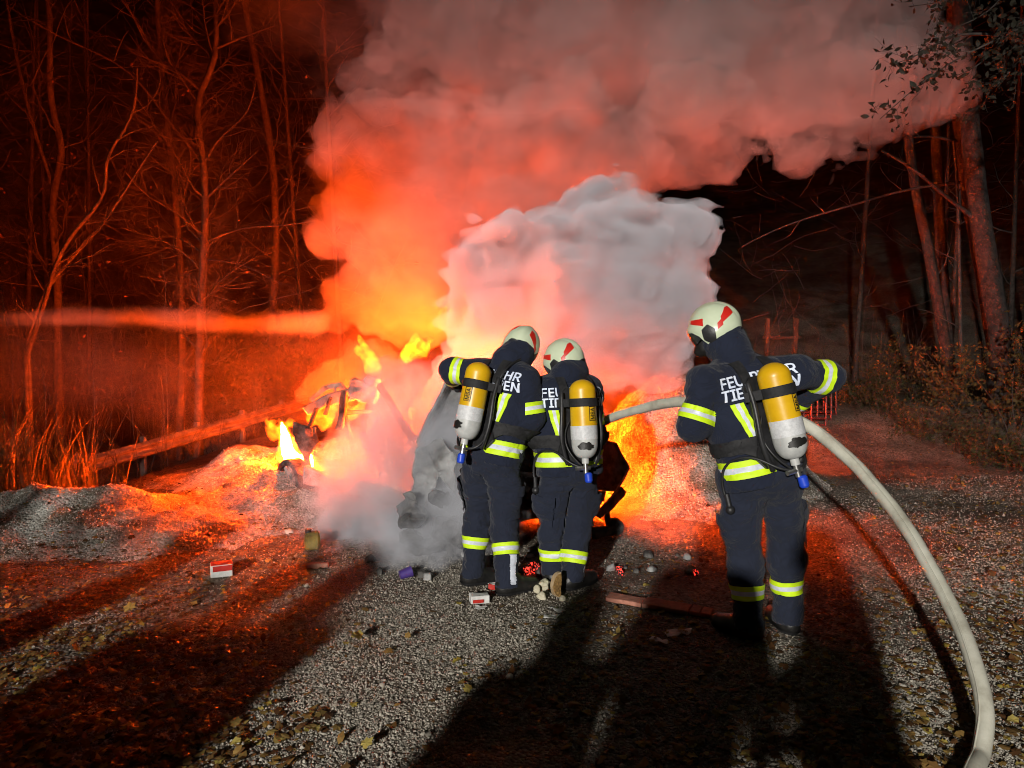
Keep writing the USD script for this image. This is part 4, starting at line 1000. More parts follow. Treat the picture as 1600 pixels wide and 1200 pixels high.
    va = cat([trimesh.creation.cylinder(0.017, 0.07, sections=16), placed(trimesh.creation.cylinder(0.014, 0.10, sections=12), rot([0, 1, 0], 90) @ trimesh.transformations.translation_matrix([0, 0, -0.02]))])
    va.apply_translation([0, 0, z0 - 0.075]); vv = obj('valve', placed(va, TT), METAL, bt, world=True)
    kn = trimesh.creation.revolve(np.array([(0.0001, -0.035), (0.02, -0.035), (0.026, -0.025), (0.026, 0.02), (0.018, 0.03), (0.0001, 0.03)]), sections=14); kn.apply_translation([0.012, -0.012, z0 - 0.135])
    obj('blue_knob', placed(kn, TT), BLUE, bt, world=True)
    ho = [tube(spline([(0.03, ty, z0 - 0.07), (0.09, ty + 0.02, z0 - 0.05), (0.12, ty + 0.07, z0 + 0.04), (0.10, y0 - 0.03, z0 + 0.22), (0.13, y0 - 0.02, L - 0.08), (0.12, y0 + 0.12, L + 0.03)], 30), 0.0085, 8),
          tube(spline([(-0.03, ty, z0 - 0.07), (-0.09, ty + 0.03, z0 - 0.04), (-0.16, y0 - 0.02, z0 + 0.03), (-0.245, -0.02, 0.10), (-0.255, 0.03, -0.03), (-0.25, 0.02, -0.12)], 30), 0.008, 8),
          tube(spline([(-0.02, ty + 0.02, z0 - 0.06), (-0.085, ty + 0.04, z0 + 0.02), (-0.10, y0 - 0.04, z0 + 0.16), (-0.06, y0 - 0.03, z0 + 0.24)], 20), 0.007, 8)]
    for h_ in ho:
        obj('air_hose', placed(h_, T), PLASTIC, bp, world=True, smooth=True)
    obj('pressure_gauge', placed(cat([trimesh.creation.icosphere(2, 0.026), placed(trimesh.creation.cylinder(0.014, 0.08, sections=10), trimesh.transformations.translation_matrix([0, 0, 0.05]))]), T @ trimesh.transformations.translation_matrix([-0.25, 0.02, -0.14])), PLASTIC, bp, world=True, smooth=30)
    return t

def pose(spec):
    return {k: (at(*v) if len(v) == 3 else np.array(v[0])) for k, v in spec.items()}


def add_toes(j, l, r_):
    j['toeL'], j['toeR'] = l * D2R, r_ * D2R
    return j
def ground_ankle(j, h=0.11):
    for s in 'LR':
        p = j['an' + s]; p[2] = float(H(p[0], p[1])) + h
    return j

j3 = pose(dict(hipL=(1158, 742, 4.12), hipR=(1220, 740, 4.12), neck=(1146, 566, 4.18), head=(1117, 512, 4.26), shL=(1102, 602, 4.06), shR=(1244, 582, 4.16), elL=(1083, 664, 4.04), wrL=(1128, 655, 4.36),
               elR=(1294, 588, 4.22), wrR=(1236, 634, 4.44), knL=(1164, 880, 4.16), knR=(1228, 872, 4.2), anL=(1170, 978, 4.12), anR=(1231, 965, 4.22)))
add_toes(ground_ankle(j3), -40, -5)
j1 = pose(dict(hipL=(748, 712, 5.08), hipR=(786, 714, 4.98), neck=(796, 568, 5.12), head=(815, 540, 5.22), shL=(752, 584, 5.24), shR=(822, 598, 4.98), elL=(707, 578, 5.32), wrL=(708, 592, 5.58),
               elR=(830, 654, 4.96), wrR=(806, 700, 5.24), knL=(746, 812, 5.14), knR=(788, 822, 5.0), anL=(738, 888, 5.08), anR=(793, 915, 4.88)))
add_toes(ground_ankle(j1), 70, 62)
j2 = pose(dict(hipL=(871, 732, 5.05), hipR=(909, 730, 5.12), neck=(884, 590, 5.14), head=(881, 562, 5.22), shL=(853, 612, 5.08), shR=(918, 608, 5.22), elL=(839, 676, 5.06), wrL=(851, 718, 5.30),
               elR=(930, 676, 5.28), wrR=(918, 706, 5.52), knL=(862, 830, 5.12), knR=(901, 835, 5.08), anL=(862, 888, 5.12), anR=(894, 905, 5.0)))
add_toes(ground_ankle(j2), -10, 50)
firefighter('firefighter at the right holding the hose at his side, legs half in shadow', (1.39, 4.15, 0), -25 * D2R, j3, -64 * D2R, 10 * D2R, 4 * D2R, seed=1, legs=0.95)
firefighter('firefighter at the left of the pair by the wreck, left arm stretched out', (-0.12, 5.0, 0), 42 * D2R, j1, 24 * D2R, 26 * D2R, 24 * D2R, seed=2, side_strip='R', legs=0.93)
firefighter('shorter firefighter in the middle of the three, holding the nozzle at the wreck', (0.36, 5.08, 0), -18 * D2R, j2, -61 * D2R, 12 * D2R, seed=3, side_strip='R', bulk=0.94, legs=0.84)

# ------------------------------------------------------------------ the burnt car
CAR = np.array([-0.95, 7.55, 0.0])
Tc = frame([0.73, -0.683, 0], [0.683, 0.73, 0], [0, 0, 1], CAR)
car = thing('burnt_car', 'burnt-out wreck of a car, mostly hidden in smoke, hood raised', 'car wreck', CAR)
def carpart(name, m, mat=CHAR, amp=0.02, scale=5, edge=0.07, seed=0, smooth=25, world=False, parent=None):
    m = m if world else placed(m, Tc)
    return obj(name, crumple(m, amp, scale, seed, edge), mat, parent or car, world=True, smooth=smooth)
def bar(p, q, w, h=None, roll=0.0):
    """a straight bar of rectangular section"""
    p, q = np.asarray(p, float), np.asarray(q, float); u = unit3(q - p)
    s = unit3(np.cross(u, [0, 0, 1]) if abs(u[2]) < 0.95 else np.cross(u, [0, 1, 0])); n = np.cross(s, u)
    return box((w, np.linalg.norm(q - p), h or w), (p + q) / 2, frame(s, u, n, [0, 0, 0]), 0.15 * min(w, h or w))
def pxbar(a, b, wpx, dpx=None):
    (x0, y0, Y0), (x1, y1, Y1) = a, b
    return bar(at(x0, y0, Y0), at(x1, y1, Y1), wpx * Y0 / FPX, (dpx or wpx) * Y0 / FPX)
def pxsheet(pts, thick=0.012):
    """a thin sheet through points given as pixels and distances (a fan)"""
    p = np.array([at(*q) for q in pts]); n = len(p)
    nn = unit3(sum(np.cross(p[i] - p.mean(0), p[(i + 1) % n] - p.mean(0)) for i in range(n))) * thick / 2
    v = np.vstack([p + nn, p - nn, [p.mean(0) + nn, p.mean(0) - nn]]); f = []
    for i in range(n):
        j = (i + 1) % n
        f += [[i, j, 2 * n], [n + j, n + i, 2 * n + 1], [i, n + i, j], [j, n + i, n + j]]
    return trimesh.Trimesh(v, f, process=False)
sp = [(-2.0, 0.32), (-1.72, 0.30)] + [(-1.25 + 0.36 * math.cos(a), 0.30 + 0.36 * math.sin(a)) for a in np.linspace(math.pi, 0, 9)] + [(0.85, 0.28)] + [(1.25 + 0.36 * math.cos(a), 0.30 + 0.36 * math.sin(a)) for a in np.linspace(math.pi, 0, 9)] + [(1.9, 0.32), (2.0, 0.55), (1.85, 0.78), (0.9, 0.88), (-1.7, 0.92), (-2.02, 0.75)]
sill = [(-1.0, 0.24), (0.85, 0.24), (0.9, 0.36), (0.4, 0.40), (-0.5, 0.37), (-0.95, 0.44)]
for s in (-1, 1):
    m = flat(sp if s > 0 else sill, 0.05); m.apply_transform(np.array([[1, 0, 0, 0], [0, 0, 1, s * 0.78], [0, 1, 0, 0], [0, 0, 0, 1]], float)); m.invert()
    carpart('body_side', m, ASH if s < 0 else CHAR, 0.05, 3, 0.08, 3 + s, 20)
    for x in (-1.25, 1.25):
        w = carpart('wheel', trimesh.creation.annulus(0.17, 0.235, 0.16, sections=24, transform=trimesh.transformations.translation_matrix([x, s * 0.72, 0.235]) @ rot([1, 0, 0], 90)), CHAR, 0.012, 8, 0.06, 7, 30)
        sp_ = [box((0.05, 0.02, 0.36), (0, 0, 0), rot([0, 1, 0], a), 0.004) for a in (0, 36, 72, 108, 144)] + [placed(trimesh.creation.cylinder(0.06, 0.06, sections=14), rot([1, 0, 0], 90))]
        obj('rim', placed(cat(sp_), Tc @ trimesh.transformations.translation_matrix([x, s * 0.76, 0.235])), ASH, w, world=True)
    carpart('windscreen_pillar', bar((0.78, s * 0.72, 0.85), (0.12, s * 0.60, 1.30), 0.06, 0.05), CHAR, 0.02, 4)
    carpart('door_pillar', bar((-0.35, s * 0.74, 0.85), (-0.42, s * 0.62, 1.22), 0.07, 0.05), CHAR, 0.03, 4)
carpart('floor', box((3.6, 1.5, 0.08), (0, 0, 0.27)), CHAR, 0.03, 4, 0.15)
carpart('firewall', box((0.06, 1.4, 0.55), (0.85, 0, 0.58)), CHAR, 0.05, 4, 0.10)
carpart('seat_frame', cat([bar((-0.2, y, 0.3), (-0.45, y, 1.0), 0.04) for y in (-0.6, -0.2, 0.2, 0.6)] + [bar((-0.45, -0.6, 1.0), (-0.45, -0.2, 1.0), 0.04), bar((-0.45, 0.6, 1.0), (-0.45, 0.2, 1.0), 0.04)]), CHAR, 0.02, 4)
# sagging rear of the roof and the torn left rear corner
Yr = 8.8
carpart('roof_frame', cat([pxbar((478, 643, 8.2), (512, 624, 8.2), 11, 16), pxbar((510, 626, 8.2), (562, 612, 8.1), 13, 18), pxbar((486, 626, 8.3), (506, 609, 8.3), 4, 8), pxbar((505, 609, 8.3), (533, 600, 8.3), 4, 8), pxbar((531, 600, 8.3), (544, 616, 8.2), 5, 8), pxbar((526, 604, 8.3), (524, 614, 8.25), 4)]), ASH, 0.018, 6, 0.05, 3, 20, True)
carpart('roof_corner', cat([pxbar((546, 604, 8.1), (592, 620, 8.0), 14, 30), pxbar((572, 598, 8.1), (590, 604, 8.0), 13, 22), pxbar((588, 600, 8.1), (602, 592, 8.1), 3)]), ASH, 0.04, 7, 0.04, 5, 20, True)
carpart('roof_bracket', pxbar((517, 620, 8.15), (508, 648, 8.15), 10, 5), CHAR, 0.015, 7, 0.05, 6, 20, True)
carpart('roof_bracket', cat([pxbar((549, 608, 8.1), (539, 634, 8.1), 8, 5), pxbar((548, 608, 8.1), (560, 626, 8.1), 8, 5)]), CHAR, 0.015, 7, 0.05, 6, 20, True)
carpart('rear_pillar', cat([pxbar((494, 637, 8.0), (484, 668, 8.0), 10, 6), pxbar((484, 668, 8.0), (478, 705, 8.0), 12, 8), pxbar((478, 705, 8.0), (488, 766, 7.95), 9, 7)]), CHAR, 0.025, 6, 0.05, 8, 20, True)
carpart('torn_panel', pxsheet([(456, 660, 8.0), (490, 668, 7.98), (496, 690, 7.95), (486, 712, 7.95), (480, 730, 7.95), (470, 706, 7.98), (458, 690, 8.0)]), CHAR, 0.05, 6, 0.05, 9, 20, True)
carpart('torn_panel', pxsheet([(470, 730, 7.95), (484, 736, 7.9), (500, 770, 8.2), (492, 778, 8.2), (474, 764, 8.3)]), CHAR, 0.05, 6, 0.05, 10, 20, True)
carpart('side_window_frame', cat([pxbar((592, 690, 7.9), (612, 688, 7.8), 7, 5), pxbar((598, 697, 7.8), (640, 680, 7.6), 3, 3)]), CHAR, 0.01, 6, 0.06, 2, 20, True)
carpart('bent_bracket', cat([pxbar((562, 782, 6.7), (578, 760, 6.7), 5, 5), pxbar((556, 778, 6.7), (570, 779, 6.7), 10, 8)]), CHAR, 0.01, 6, 0.04, 4, 20, True)
# raised hood
hp = [at(650, 694, 6.3), at(676, 634, 6.12), at(704, 580, 5.95), at(748, 566, 6.05), at(806, 572, 6.3), at(800, 700, 6.9), at(724, 706, 6.6)]
c_ = np.mean(hp, 0); hv = np.vstack([hp, [c_]]); nn = unit3(np.cross(hp[2] - hp[0], hp[4] - hp[0])) * 0.015
hm_ = trimesh.Trimesh(np.vstack([hv + nn, hv - nn]), [[i, (i + 1) % 7, 7] for i in range(7)] + [[8 + (i + 1) % 7, 8 + i, 15] for i in range(7)] + [[i, 8 + i, (i + 1) % 7] for i in range(7)] + [[(i + 1) % 7, 8 + i, 8 + (i + 1) % 7] for i in range(7)], process=False)
hd_ = carpart('hood', hm_, ASH, 0.035, 3, 0.05, 12, 30, True)
obj('hood_rib', crumple(cat([bar(hp[0] * 0.9 + c_ * 0.1 - nn * 2, hp[2] * 0.92 + c_ * 0.08 - nn * 2, 0.05, 0.02), bar(hp[2] * 0.9 + c_ * 0.1 - nn * 2, hp[4] * 0.9 + c_ * 0.1 - nn * 2, 0.05, 0.02)]), 0.012, 6, 3, 0.05), CHAR, hd_, world=True, smooth=25)
# engine bay: lumps, pipes and pulleys
ge = np.random.default_rng(21)
carpart('engine_block', cat([box((0.55, 0.5, 0.4), (1.45, 0.05, 0.52), None, 0.05), box((0.45, 0.18, 0.14), (1.42, 0.05, 0.78), None, 0.03), box((0.3, 0.3, 0.3), (1.5, -0.38, 0.45), None, 0.05)]), CHAR, 0.05, 8, 0.05, 13, 25)
for k in range(14):
    p = np.array([1.65 + ge.normal(0, 0.2), ge.uniform(-0.6, 0.6), ge.uniform(0.25, 0.75)])
    q = p + ge.normal(0, 0.22, 3) * [1, 1, 0.7]
    carpart('engine_pipe', tube(spline([p, (p + q) / 2 + ge.normal(0, 0.08, 3), q], 10), ge.uniform(0.012, 0.035), 8), ASH if k % 3 == 0 else CHAR, 0.015, 9, 0.06, k, 30)
for k in range(10):
    p = np.array([1.7 + ge.normal(0, 0.18), ge.uniform(-0.65, 0.65), ge.uniform(0.12, 0.6)])
    carpart('burnt_component', box(ge.uniform(0.06, 0.2, 3), p, euler(*ge.uniform(0, 90, 3)), 0.012), ASH if k % 4 == 0 else CHAR, 0.04, 9, 0.04, 30 + k, 25)
for x, y, z, r in ((1.78, 0.22, 0.42, 0.08), (1.80, 0.0, 0.30, 0.055)):
    carpart('pulley', trimesh.creation.annulus(r * 0.45, r, 0.05, sections=20, transform=trimesh.transformations.translation_matrix([x, y, z]) @ rot([0, 1, 0], 90)), ASH, 0.006, 9, 0.04, 3, 30)
af = placed(trimesh.creation.annulus(0.05, 0.085, 0.16, sections=22), trimesh.transformations.translation_matrix(at(829, 655, 6.3)) @ rot([1, 0, 0], 75))
carpart('air_filter', af, ASH, 0.008, 9, 0.05, 5, 30, True)
carpart('fender', pxsheet([(655, 700, 5.95), (690, 690, 5.85), (716, 726, 5.75), (712, 770, 5.75), (690, 745, 5.8), (670, 770, 5.85), (650, 790, 5.9), (640, 740, 5.95)], 0.02), ASH, 0.09, 6, 0.035, 14, 25, True)
for k in range(9):
    q_ = at(ge.uniform(640, 720), ge.uniform(780, 866), ge.uniform(5.65, 5.95)); q_[2] = max(q_[2], 0.08)
    carpart('burnt_component', placed(box(ge.uniform(0.03, 0.26, 3), (0, 0, 0), euler(*ge.uniform(0, 90, 3)), 0.015), trimesh.transformations.translation_matrix(q_)), CHAR, 0.06, 11, 0.028, 60 + k, 25, True)
carpart('bumper_bracket', cat([pxbar((934, 806, 6.4), (976, 764, 6.5), 9, 14), pxbar((948, 790, 6.45), (952, 828, 6.4), 8, 6)]), CHAR, 0.03, 6, 0.05, 15, 20, True)
carpart('burnt_axle', cat([pxbar((925, 836, 6.3), (966, 826, 6.4), 16, 16), placed(trimesh.creation.icosphere(2, 0.075), trimesh.transformations.translation_matrix(at(962, 824, 6.4)))]), CHAR, 0.035, 9, 0.04, 16, 25, True)

bb = thing('bumper_beam', 'fallen steel bumper beam with square openings at the left end of the wreck', 'car part', at(460, 800, 7.4))
bp0, bp1 = (421, 773, 7.5), (500, 797, 7.2)
obj('flange', crumple(pxbar(bp0, bp1, 5, 12), 0.01, 7, 1, 0.05), CHAR, bb, world=True)
obj('flange', crumple(pxbar((420, 789, 7.5), (486, 813, 7.2), 5, 12), 0.012, 7, 2, 0.05), CHAR, bb, world=True)
for a in (0.0, 0.33, 0.66, 0.97):
    x, y, Y = [bp0[i] + (bp1[i] - bp0[i]) * a for i in range(3)]
    obj('web', crumple(pxbar((x + 1, y, Y), (x - 1, y + 17, Y), 5, 9), 0.006, 8, 3, 0.04), CHAR if a > 0.5 else RAIL, bb, world=True)

# ------------------------------------------------------------------ people behind the photographer, whose shadows fall into the picture
def standing(x, y):
    z = lambda q: np.array([x + q[0], y + q[1], q[2]])
    J = dict(hipL=z((-0.10, 0, 0.92)), hipR=z((0.10, 0, 0.92)), neck=z((0, 0.0, 1.47)), head=z((0, 0.05, 1.63)), shL=z((-0.20, 0, 1.40)), shR=z((0.20, 0, 1.40)), elL=z((-0.27, 0.02, 1.12)), elR=z((0.27, 0.02, 1.12)),
             wrL=z((-0.20, 0.22, 1.06)), wrR=z((0.20, 0.22, 1.06)), knL=z((-0.11, 0.02, 0.5)), knR=z((0.11, 0.02, 0.5)), anL=z((-0.13, 0, 0.1)), anR=z((0.13, 0, 0.1)))
    return add_toes(ground_ankle(J), -8, 8)
P0 = np.array([-0.47, -0.30, 0])
first = firefighter('firefighter standing behind the camera whose shadow reaches the right firefighter', P0, 0.0, standing(P0[0], P0[1]), 0.0, 0.05, apparatus=False, seed=9, letters=False, group='onlookers behind the camera')
for x, y, rz, lab in ((-1.36, -1.30, 10, 'onlooker in fire gear behind the camera casting the left edge of the middle shadow'), (0.10, -0.55, 80, 'onlooker in fire gear right behind the camera, turned sideways'),
                      (-2.68, -1.20, 0, 'onlooker in fire gear casting the inner part of the left shadow'), (-3.02, -1.20, 5, 'onlooker in fire gear casting the outer part of the left shadow'), (-3.70, -0.30, 70, 'onlooker in fire gear casting the farthest left shadow')):
    t = thing('firefighter', lab, 'person', (x, y, 0), rz * D2R, group='onlookers behind the camera')
    if x == -1.36:
        UsdGeom.Xformable(t).AddScaleOp().Set(Gf.Vec3f(0.97, 0.97, 0.94))
    t.GetReferences().AddInternalReference(first.GetPath()); t.SetInstanceable(True)
    keys(t, lab, 'person', 'onlookers behind the camera')

# unseen tree added to keep the lamp off the heaps and the wood
g3 = np.random.default_rng(3)
st = []
p, r = limb((-5.6, -3.2, -0.2), (0.02, 0, 1), 6.0, 0.11, 0.03, 12, 0.03, 0.0, g3); st.append((p, r, 10))
for k in range(26):
    i = g3.integers(5, 12); a = g3.uniform(0, 2 * math.pi)
    q, rr = limb(p[i], (math.cos(a), 0.5 * math.sin(a), g3.uniform(-0.15, 0.4)), g3.uniform(0.9, 1.7) * (1.0 if p[i][2] > 3.4 else 1.1), 0.03, 0.006, 7, 0.12, 0.0, g3)
    st.append((q, rr, 5)); ramify(q, rr, g3, 7, 0.5, 0, 0.15, 0.0, st, 0.2)
leafy('leafy_tree', 'unseen leafy tree added beside the photographer to shade the gravel heaps', 'tree', st, LEAF_OLIVE, 0.13, 26, g3, 0.12, BARK_L)

# ------------------------------------------------------------------ hose and nozzle
hp_ = [(850, 700, 5.42), (895, 684, 5.46), (938, 661, 5.36), (1000, 639, 5.08), (1062, 628, 4.78), (1128, 634, 4.52), (1190, 642, 4.44), (1245, 657, 4.36), (1305, 698, 4.24), (1372, 766, 4.0), (1438, 860, 3.66), (1490, 955, 3.38), (1522, 1040, 3.14), (1537, 1112, 2.98), (1534, 1172, 2.88), (1522, 1235, 2.77), (1490, 1340, 2.56), (1430, 1500, 2.25)]
hw = np.array([at(*q) for q in hp_]); hs = spline(hw, 140)
hs = hs + 0.012 * (np.stack([meshkit.fbm(np.stack([np.arange(140) * 0.11 + 40 * k, np.zeros(140), np.zeros(140)], -1), 3, 5) for k in range(3)], -1) - 0.5) * np.linspace(0.4, 1.6, 140)[:, None]
hr = np.interp(np.linspace(0, 1, 140), [0, 0.2, 0.45, 1], [0.031, 0.033, 0.037, 0.033])
hs[:, 2] = np.maximum(hs[:, 2], [float(H(p[0], p[1])) + r * 0.97 for p, r in zip(hs, hr)])
hose = thing('fire_hose', 'thick pale fire hose arching from the nozzle past the right firefighter to the ground', 'hose', hs[-1])
hm = tube(hs, hr, 22)
obj('hose_jacket', hm, HOSE, hose, world=True, smooth=True)
for s in (-1, 1):                                                   # the folds of the flat hose show as two seams
    off = np.array([unit3(np.cross(np.gradient(hs, axis=0)[i], [0, 0, 1])) for i in range(140)])
    up_ = np.cross(off, np.gradient(hs, axis=0)); up_ /= np.linalg.norm(up_, axis=1, keepdims=True)
    q = hs + (off * -0.62 * s + up_ * -0.78 * s) * hr[:, None]
    obj('seam', tube(q, 0.0042, 5), HOSE, hose, world=True, smooth=True)
cd = unit3(hs[20] - hs[10])
nz = thing('hose_nozzle', 'grey hose nozzle with its coupling, held by the middle firefighter', 'nozzle', at(835, 705, 5.40))
n0, n1 = at(818, 706, 5.56), at(856, 697, 5.42); nd = unit3(n1 - n0)
obj('nozzle_head', tube([n0, n0 + nd * 0.015, n0 + nd * 0.05, n0 + nd * 0.075], [0.040, 0.056, 0.056, 0.040], 20), RAIL, nz, world=True, smooth=35)
obj('barrel', tube([n0 + nd * 0.07, n1], [0.030, 0.030], 16), PLASTIC, nz, world=True, smooth=35)
obj('handle', tube([n0 + nd * 0.11, n0 + nd * 0.12 - np.array([0, 0, 0.11])], [0.018, 0.022], 10), PLASTIC, nz, world=True, smooth=35)
c0 = at(934, 663, 5.37); cdir = unit3(at(965, 650, 5.24) - c0)
obj('coupling', tube([c0 - cdir * 0.03, c0 - cdir * 0.02, c0 + cdir * 0.03, c0 + cdir * 0.035], [0.036, 0.046, 0.046, 0.036], 18), PLASTIC, nz, world=True, smooth=35)

# ------------------------------------------------------------------ gravel and fallen leaves
gp = np.random.default_rng(31)
def instancer(path, label, category, protos, pos, q, sc, idx):
    pi = UsdGeom.PointInstancer.Define(stage, '/World/' + path)
    ps = []
    for k, (nm, m, mat, sm) in enumerate(protos):
        p = f'/World/{path}/{nm}' + (f'_{k:03d}' if k else '')
        usdkit.mesh(stage, p, m, mat, smooth=sm); ps.append(Sdf.Path(p))
    pi.CreatePrototypesRel().SetTargets(ps)
    pi.CreatePositionsAttr(Vt.Vec3fArray.FromNumpy(pos.astype(np.float32)))
    pi.CreateScalesAttr(Vt.Vec3fArray.FromNumpy(sc.astype(np.float32)))
    pi.CreateProtoIndicesAttr(Vt.IntArray.FromNumpy(idx.astype(np.int32)))
    pi.CreateOrientationsAttr(Vt.QuathArray([Gf.Quath(float(a), float(b), float(c), float(d)) for a, b, c, d in q]))
    keys(pi.GetPrim(), label, category, kind='stuff')
def stone_proto(seed, sub=1):
    m = trimesh.creation.icosphere(sub, 1.0); g = np.random.default_rng(seed)
    v = m.vertices * (1 + 0.5 * (meshkit.noise(m.vertices * 1.3 + seed * 7.7, seed) - 0.5)[:, None]) + g.normal(0, 0.07, m.vertices.shape)
    return trimesh.Trimesh(v * [1, 0.8, 0.62], m.faces, process=False)
def seen(n, y0, y1, g, pw=2.0):
    """points of the ground in and beside the view, denser near the camera"""
    u = g.random(n); y = (y0 ** (1 - pw) + u * (y1 ** (1 - pw) - y0 ** (1 - pw))) ** (1 / (1 - pw))
    x = g.uniform(-0.80, 0.80, n) * (y + 0.6)
    return x, y
x, y = seen(260000, 2.55, 9.5, gp, 2.2)
den = np.clip(0.25 + 3.2 * fb(x, y, 0.8, 4, 51) + 0.45 * np.exp(-((x + 0.12 * y - 0.1) / 1.0) ** 2) + 0.8 * np.exp(-((x - 0.68 * y + 0.2) / 0.9) ** 2), 0.06, 1)  # right strip: stones thickened partly to stand in for a second lamp
hl = (x > -6.2) & (x < -1.1) & (y > 5.2) & (heap_left_h(x, y) > 0); hr_ = (x > 0.3) & (x < 4.6) & (y > 5.9) & (heap_right_h(x, y) > 0)
k = gp.random(len(x)) < np.where(hl | hr_, 1, den)
x, y, hl, hr_ = x[k], y[k], hl[k], hr_[k]
sz = np.exp(gp.normal(math.log(0.0038), 0.36, len(x))) * (0.75 + y * 0.07)
sz = np.where(gp.random(len(x)) < 0.004, sz * 2.6, sz)
pos = np.stack([x, y, H(x, y) + sz * 0.15], -1); q = rand_rot(gp, len(x)); sc = np.repeat(sz[:, None], 3, 1)
pale = hl | hr_
idx = gp.integers(0, 4, len(x))
for nm, sel, mat, lab in (('gravel', ~pale, STONE, 'grey gravel strewn over the dark ground'), ('pale_gravel', pale, STONE_W, 'pale gravel of the heaps at both sides of the wreck')):
    instancer(nm, lab, 'gravel', [('stone', stone_proto(s), mat, False) for s in range(4)], pos[sel], q[sel], sc[sel], idx[sel])
x, y = seen(22000, 2.6, 13, gp, 2.0)
den = np.clip(0.30 + 2.6 * fb(x, y, 0.7, 4, 77) + 0.9 * sstep(1.6, 3.4, x - 0.25 * y + 0.6) * sstep(3.5, 5, y) + 0.6 * np.exp(-((x + 0.62 * y - 0.2) / 0.7) ** 2) - 0.75 * np.exp(-((x + 0.12 * y) / 0.95) ** 2), 0.02, 1)
k = gp.random(len(x)) < den; x, y = x[k], y[k]
hid = (heap_left_h(x, y) > 0.05) & (x < -1.1) & (x > -6.2) & (y > 5.2) & (gp.random(len(x)) < 0.75); x, y = x[~hid], y[~hid]
n = len(x); s_ = gp.uniform(0.028, 0.075, n); pos = np.stack([x, y, H(x, y) + 0.010], -1)
lp = [('leaf', trimesh.Trimesh(*leaf_shape('maple' if j % 2 else 'oval', np.random.default_rng(60 + j)), process=False), LEAF_YEL if j == 5 else LEAF_DRY, False) for j in range(6)]
ii = np.where(gp.random(n) < 0.12, 5, gp.integers(0, 5, n))
instancer('leaf_litter', 'fallen brown and yellow leaves scattered over the ground', 'leaves', lp, pos, rand_rot(gp, n, 0.30), np.repeat(s_[:, None], 3, 1), ii)
for px, py, sc_, mt, lab in ((203, 975, 0.10, LEAF_YEL, 'yellow leaf at the left, upper of the two large ones in the lit strip'), (216, 992, 0.08, LEAF_YEL, 'yellow leaf at the left, lower of the two large ones in the lit strip'), (566, 1012, 0.12, LEAF_YEL, 'big pale yellow leaf at the border of the left shadow'),
                             (553, 1014, 0.09, LEAF_YEL, 'yellow leaf tucked beside the big pale one at the shadow border'), (960, 1122, 0.10, LEAF_DRY, 'brown maple leaf in the middle shadow near the bottom'), (764, 1124, 0.10, LEAF_DRY, 'brown maple leaf in the shadow right of the bright gravel'),
                             (562, 1192, 0.07, LEAF_YEL, 'small green-yellow leaf at the bottom edge'), (426, 1122, 0.07, LEAF_DRY, 'brown leaf at the left border of the bright gravel'), (1255, 880, 0.08, LEAF_YEL, 'yellow leaf on the path right of the right firefighter')):
    Y = 1897 / (py - 545); c = at(px, py, Y); c[2] = float(H(c[0], c[1])) + 0.012
    t = thing('fallen_leaf', lab, 'leaf', c)
    v, f = leaf_shape('maple', np.random.default_rng(int(px)))
    m = trimesh.Trimesh(v * sc_, f, process=False); m.apply_transform(euler(gp.uniform(10, 40), gp.uniform(-20, 20), gp.uniform(0, 360))); m.apply_translation([0, 0, sc_ * 0.15])
    obj('blade', m, mt, t, smooth=False)

# ------------------------------------------------------------------ litter and debris round the wreck
def gnd(px, py, dz=0.0):
    Y = 1897 / (py - 545)
    for _ in range(4):
        p = at(px, py, Y); Y *= (EYE - float(H(p[0], p[1]))) / (EYE - p[2])
    p = at(px, py, Y); p[2] = float(H(p[0], p[1])) + dz
    return p
WHITE_C = noisy('white_card', (0.55, 0.55, 0.52), (0.70, 0.70, 0.67), 30, 0.6)
RED_C = noisy('red_card', (0.42, 0.02, 0.012), (0.5, 0.03, 0.02), 20, 0.45)
BRICK = noisy('brick_red', (0.30, 0.12, 0.08), (0.50, 0.22, 0.15), 24, 0.85, 0.5, 90)
PURPLE = noisy('purple_plastic', (0.05, 0.025, 0.16), (0.08, 0.05, 0.24), 12, 0.4)
YBOX = noisy('scorched_yellow', (0.05, 0.035, 0.015), (0.26, 0.17, 0.03), 6, 0.6, 0.2, 30)
CRUMB = noisy('bread_crumb', (0.10, 0.05, 0.012), (0.34, 0.20, 0.06), 46, 0.9, 0.9, 90, dist=0.01)
CRUST = noisy('bread_crust', (0.30, 0.20, 0.10), (0.46, 0.34, 0.20), 20, 0.8, 0.2, 60)
CREAM = noisy('cream_foam', (0.42, 0.38, 0.26), (0.62, 0.58, 0.44), 20, 0.8, 0.4, 50)
EMBER = M('ember', {'g': ('geometry', {}), 'n': ('noise_texture', {'scale': 80, 'detail': 4}), 'm': ('map_range', {'from_min': 0.52, 'from_max': 0.62, 'to_min': 0.0, 'to_max': 3.0, 'clamp': True}),
                    'e': ('emission', {'color': (1, 0.05, 0.03)}), 'd': ('principled_bsdf', {'base_color': (0.02, 0.015, 0.015), 'roughness': 0.9}), 'a': ('add_closure', {})},
          [('g.position', 'n.vector'), ('n.fac', 'm.value'), ('m.result', 'e.strength'), ('e.emission', 'a.closure1'), ('d.BSDF', 'a.closure2')], surface='a.closure')
p = gnd(346, 900, 0.05); t = thing('carton', 'white carton with a red top lying alone in the left shadow', 'carton', p, 0.42)
obj('box', crumple(box((0.15, 0.11, 0.085), (0, 0, 0), None, 0.004), 0.004, 9, 1, 0.03), WHITE_C, t)
obj('red_panel', box((0.147, 0.105, 0.004), (0.002, 0.003, 0.0455), None, 0.001), RED_C, t); obj('red_panel', box((0.13, 0.004, 0.04), (0.006, -0.0565, 0.02), None, 0.001), RED_C, t)
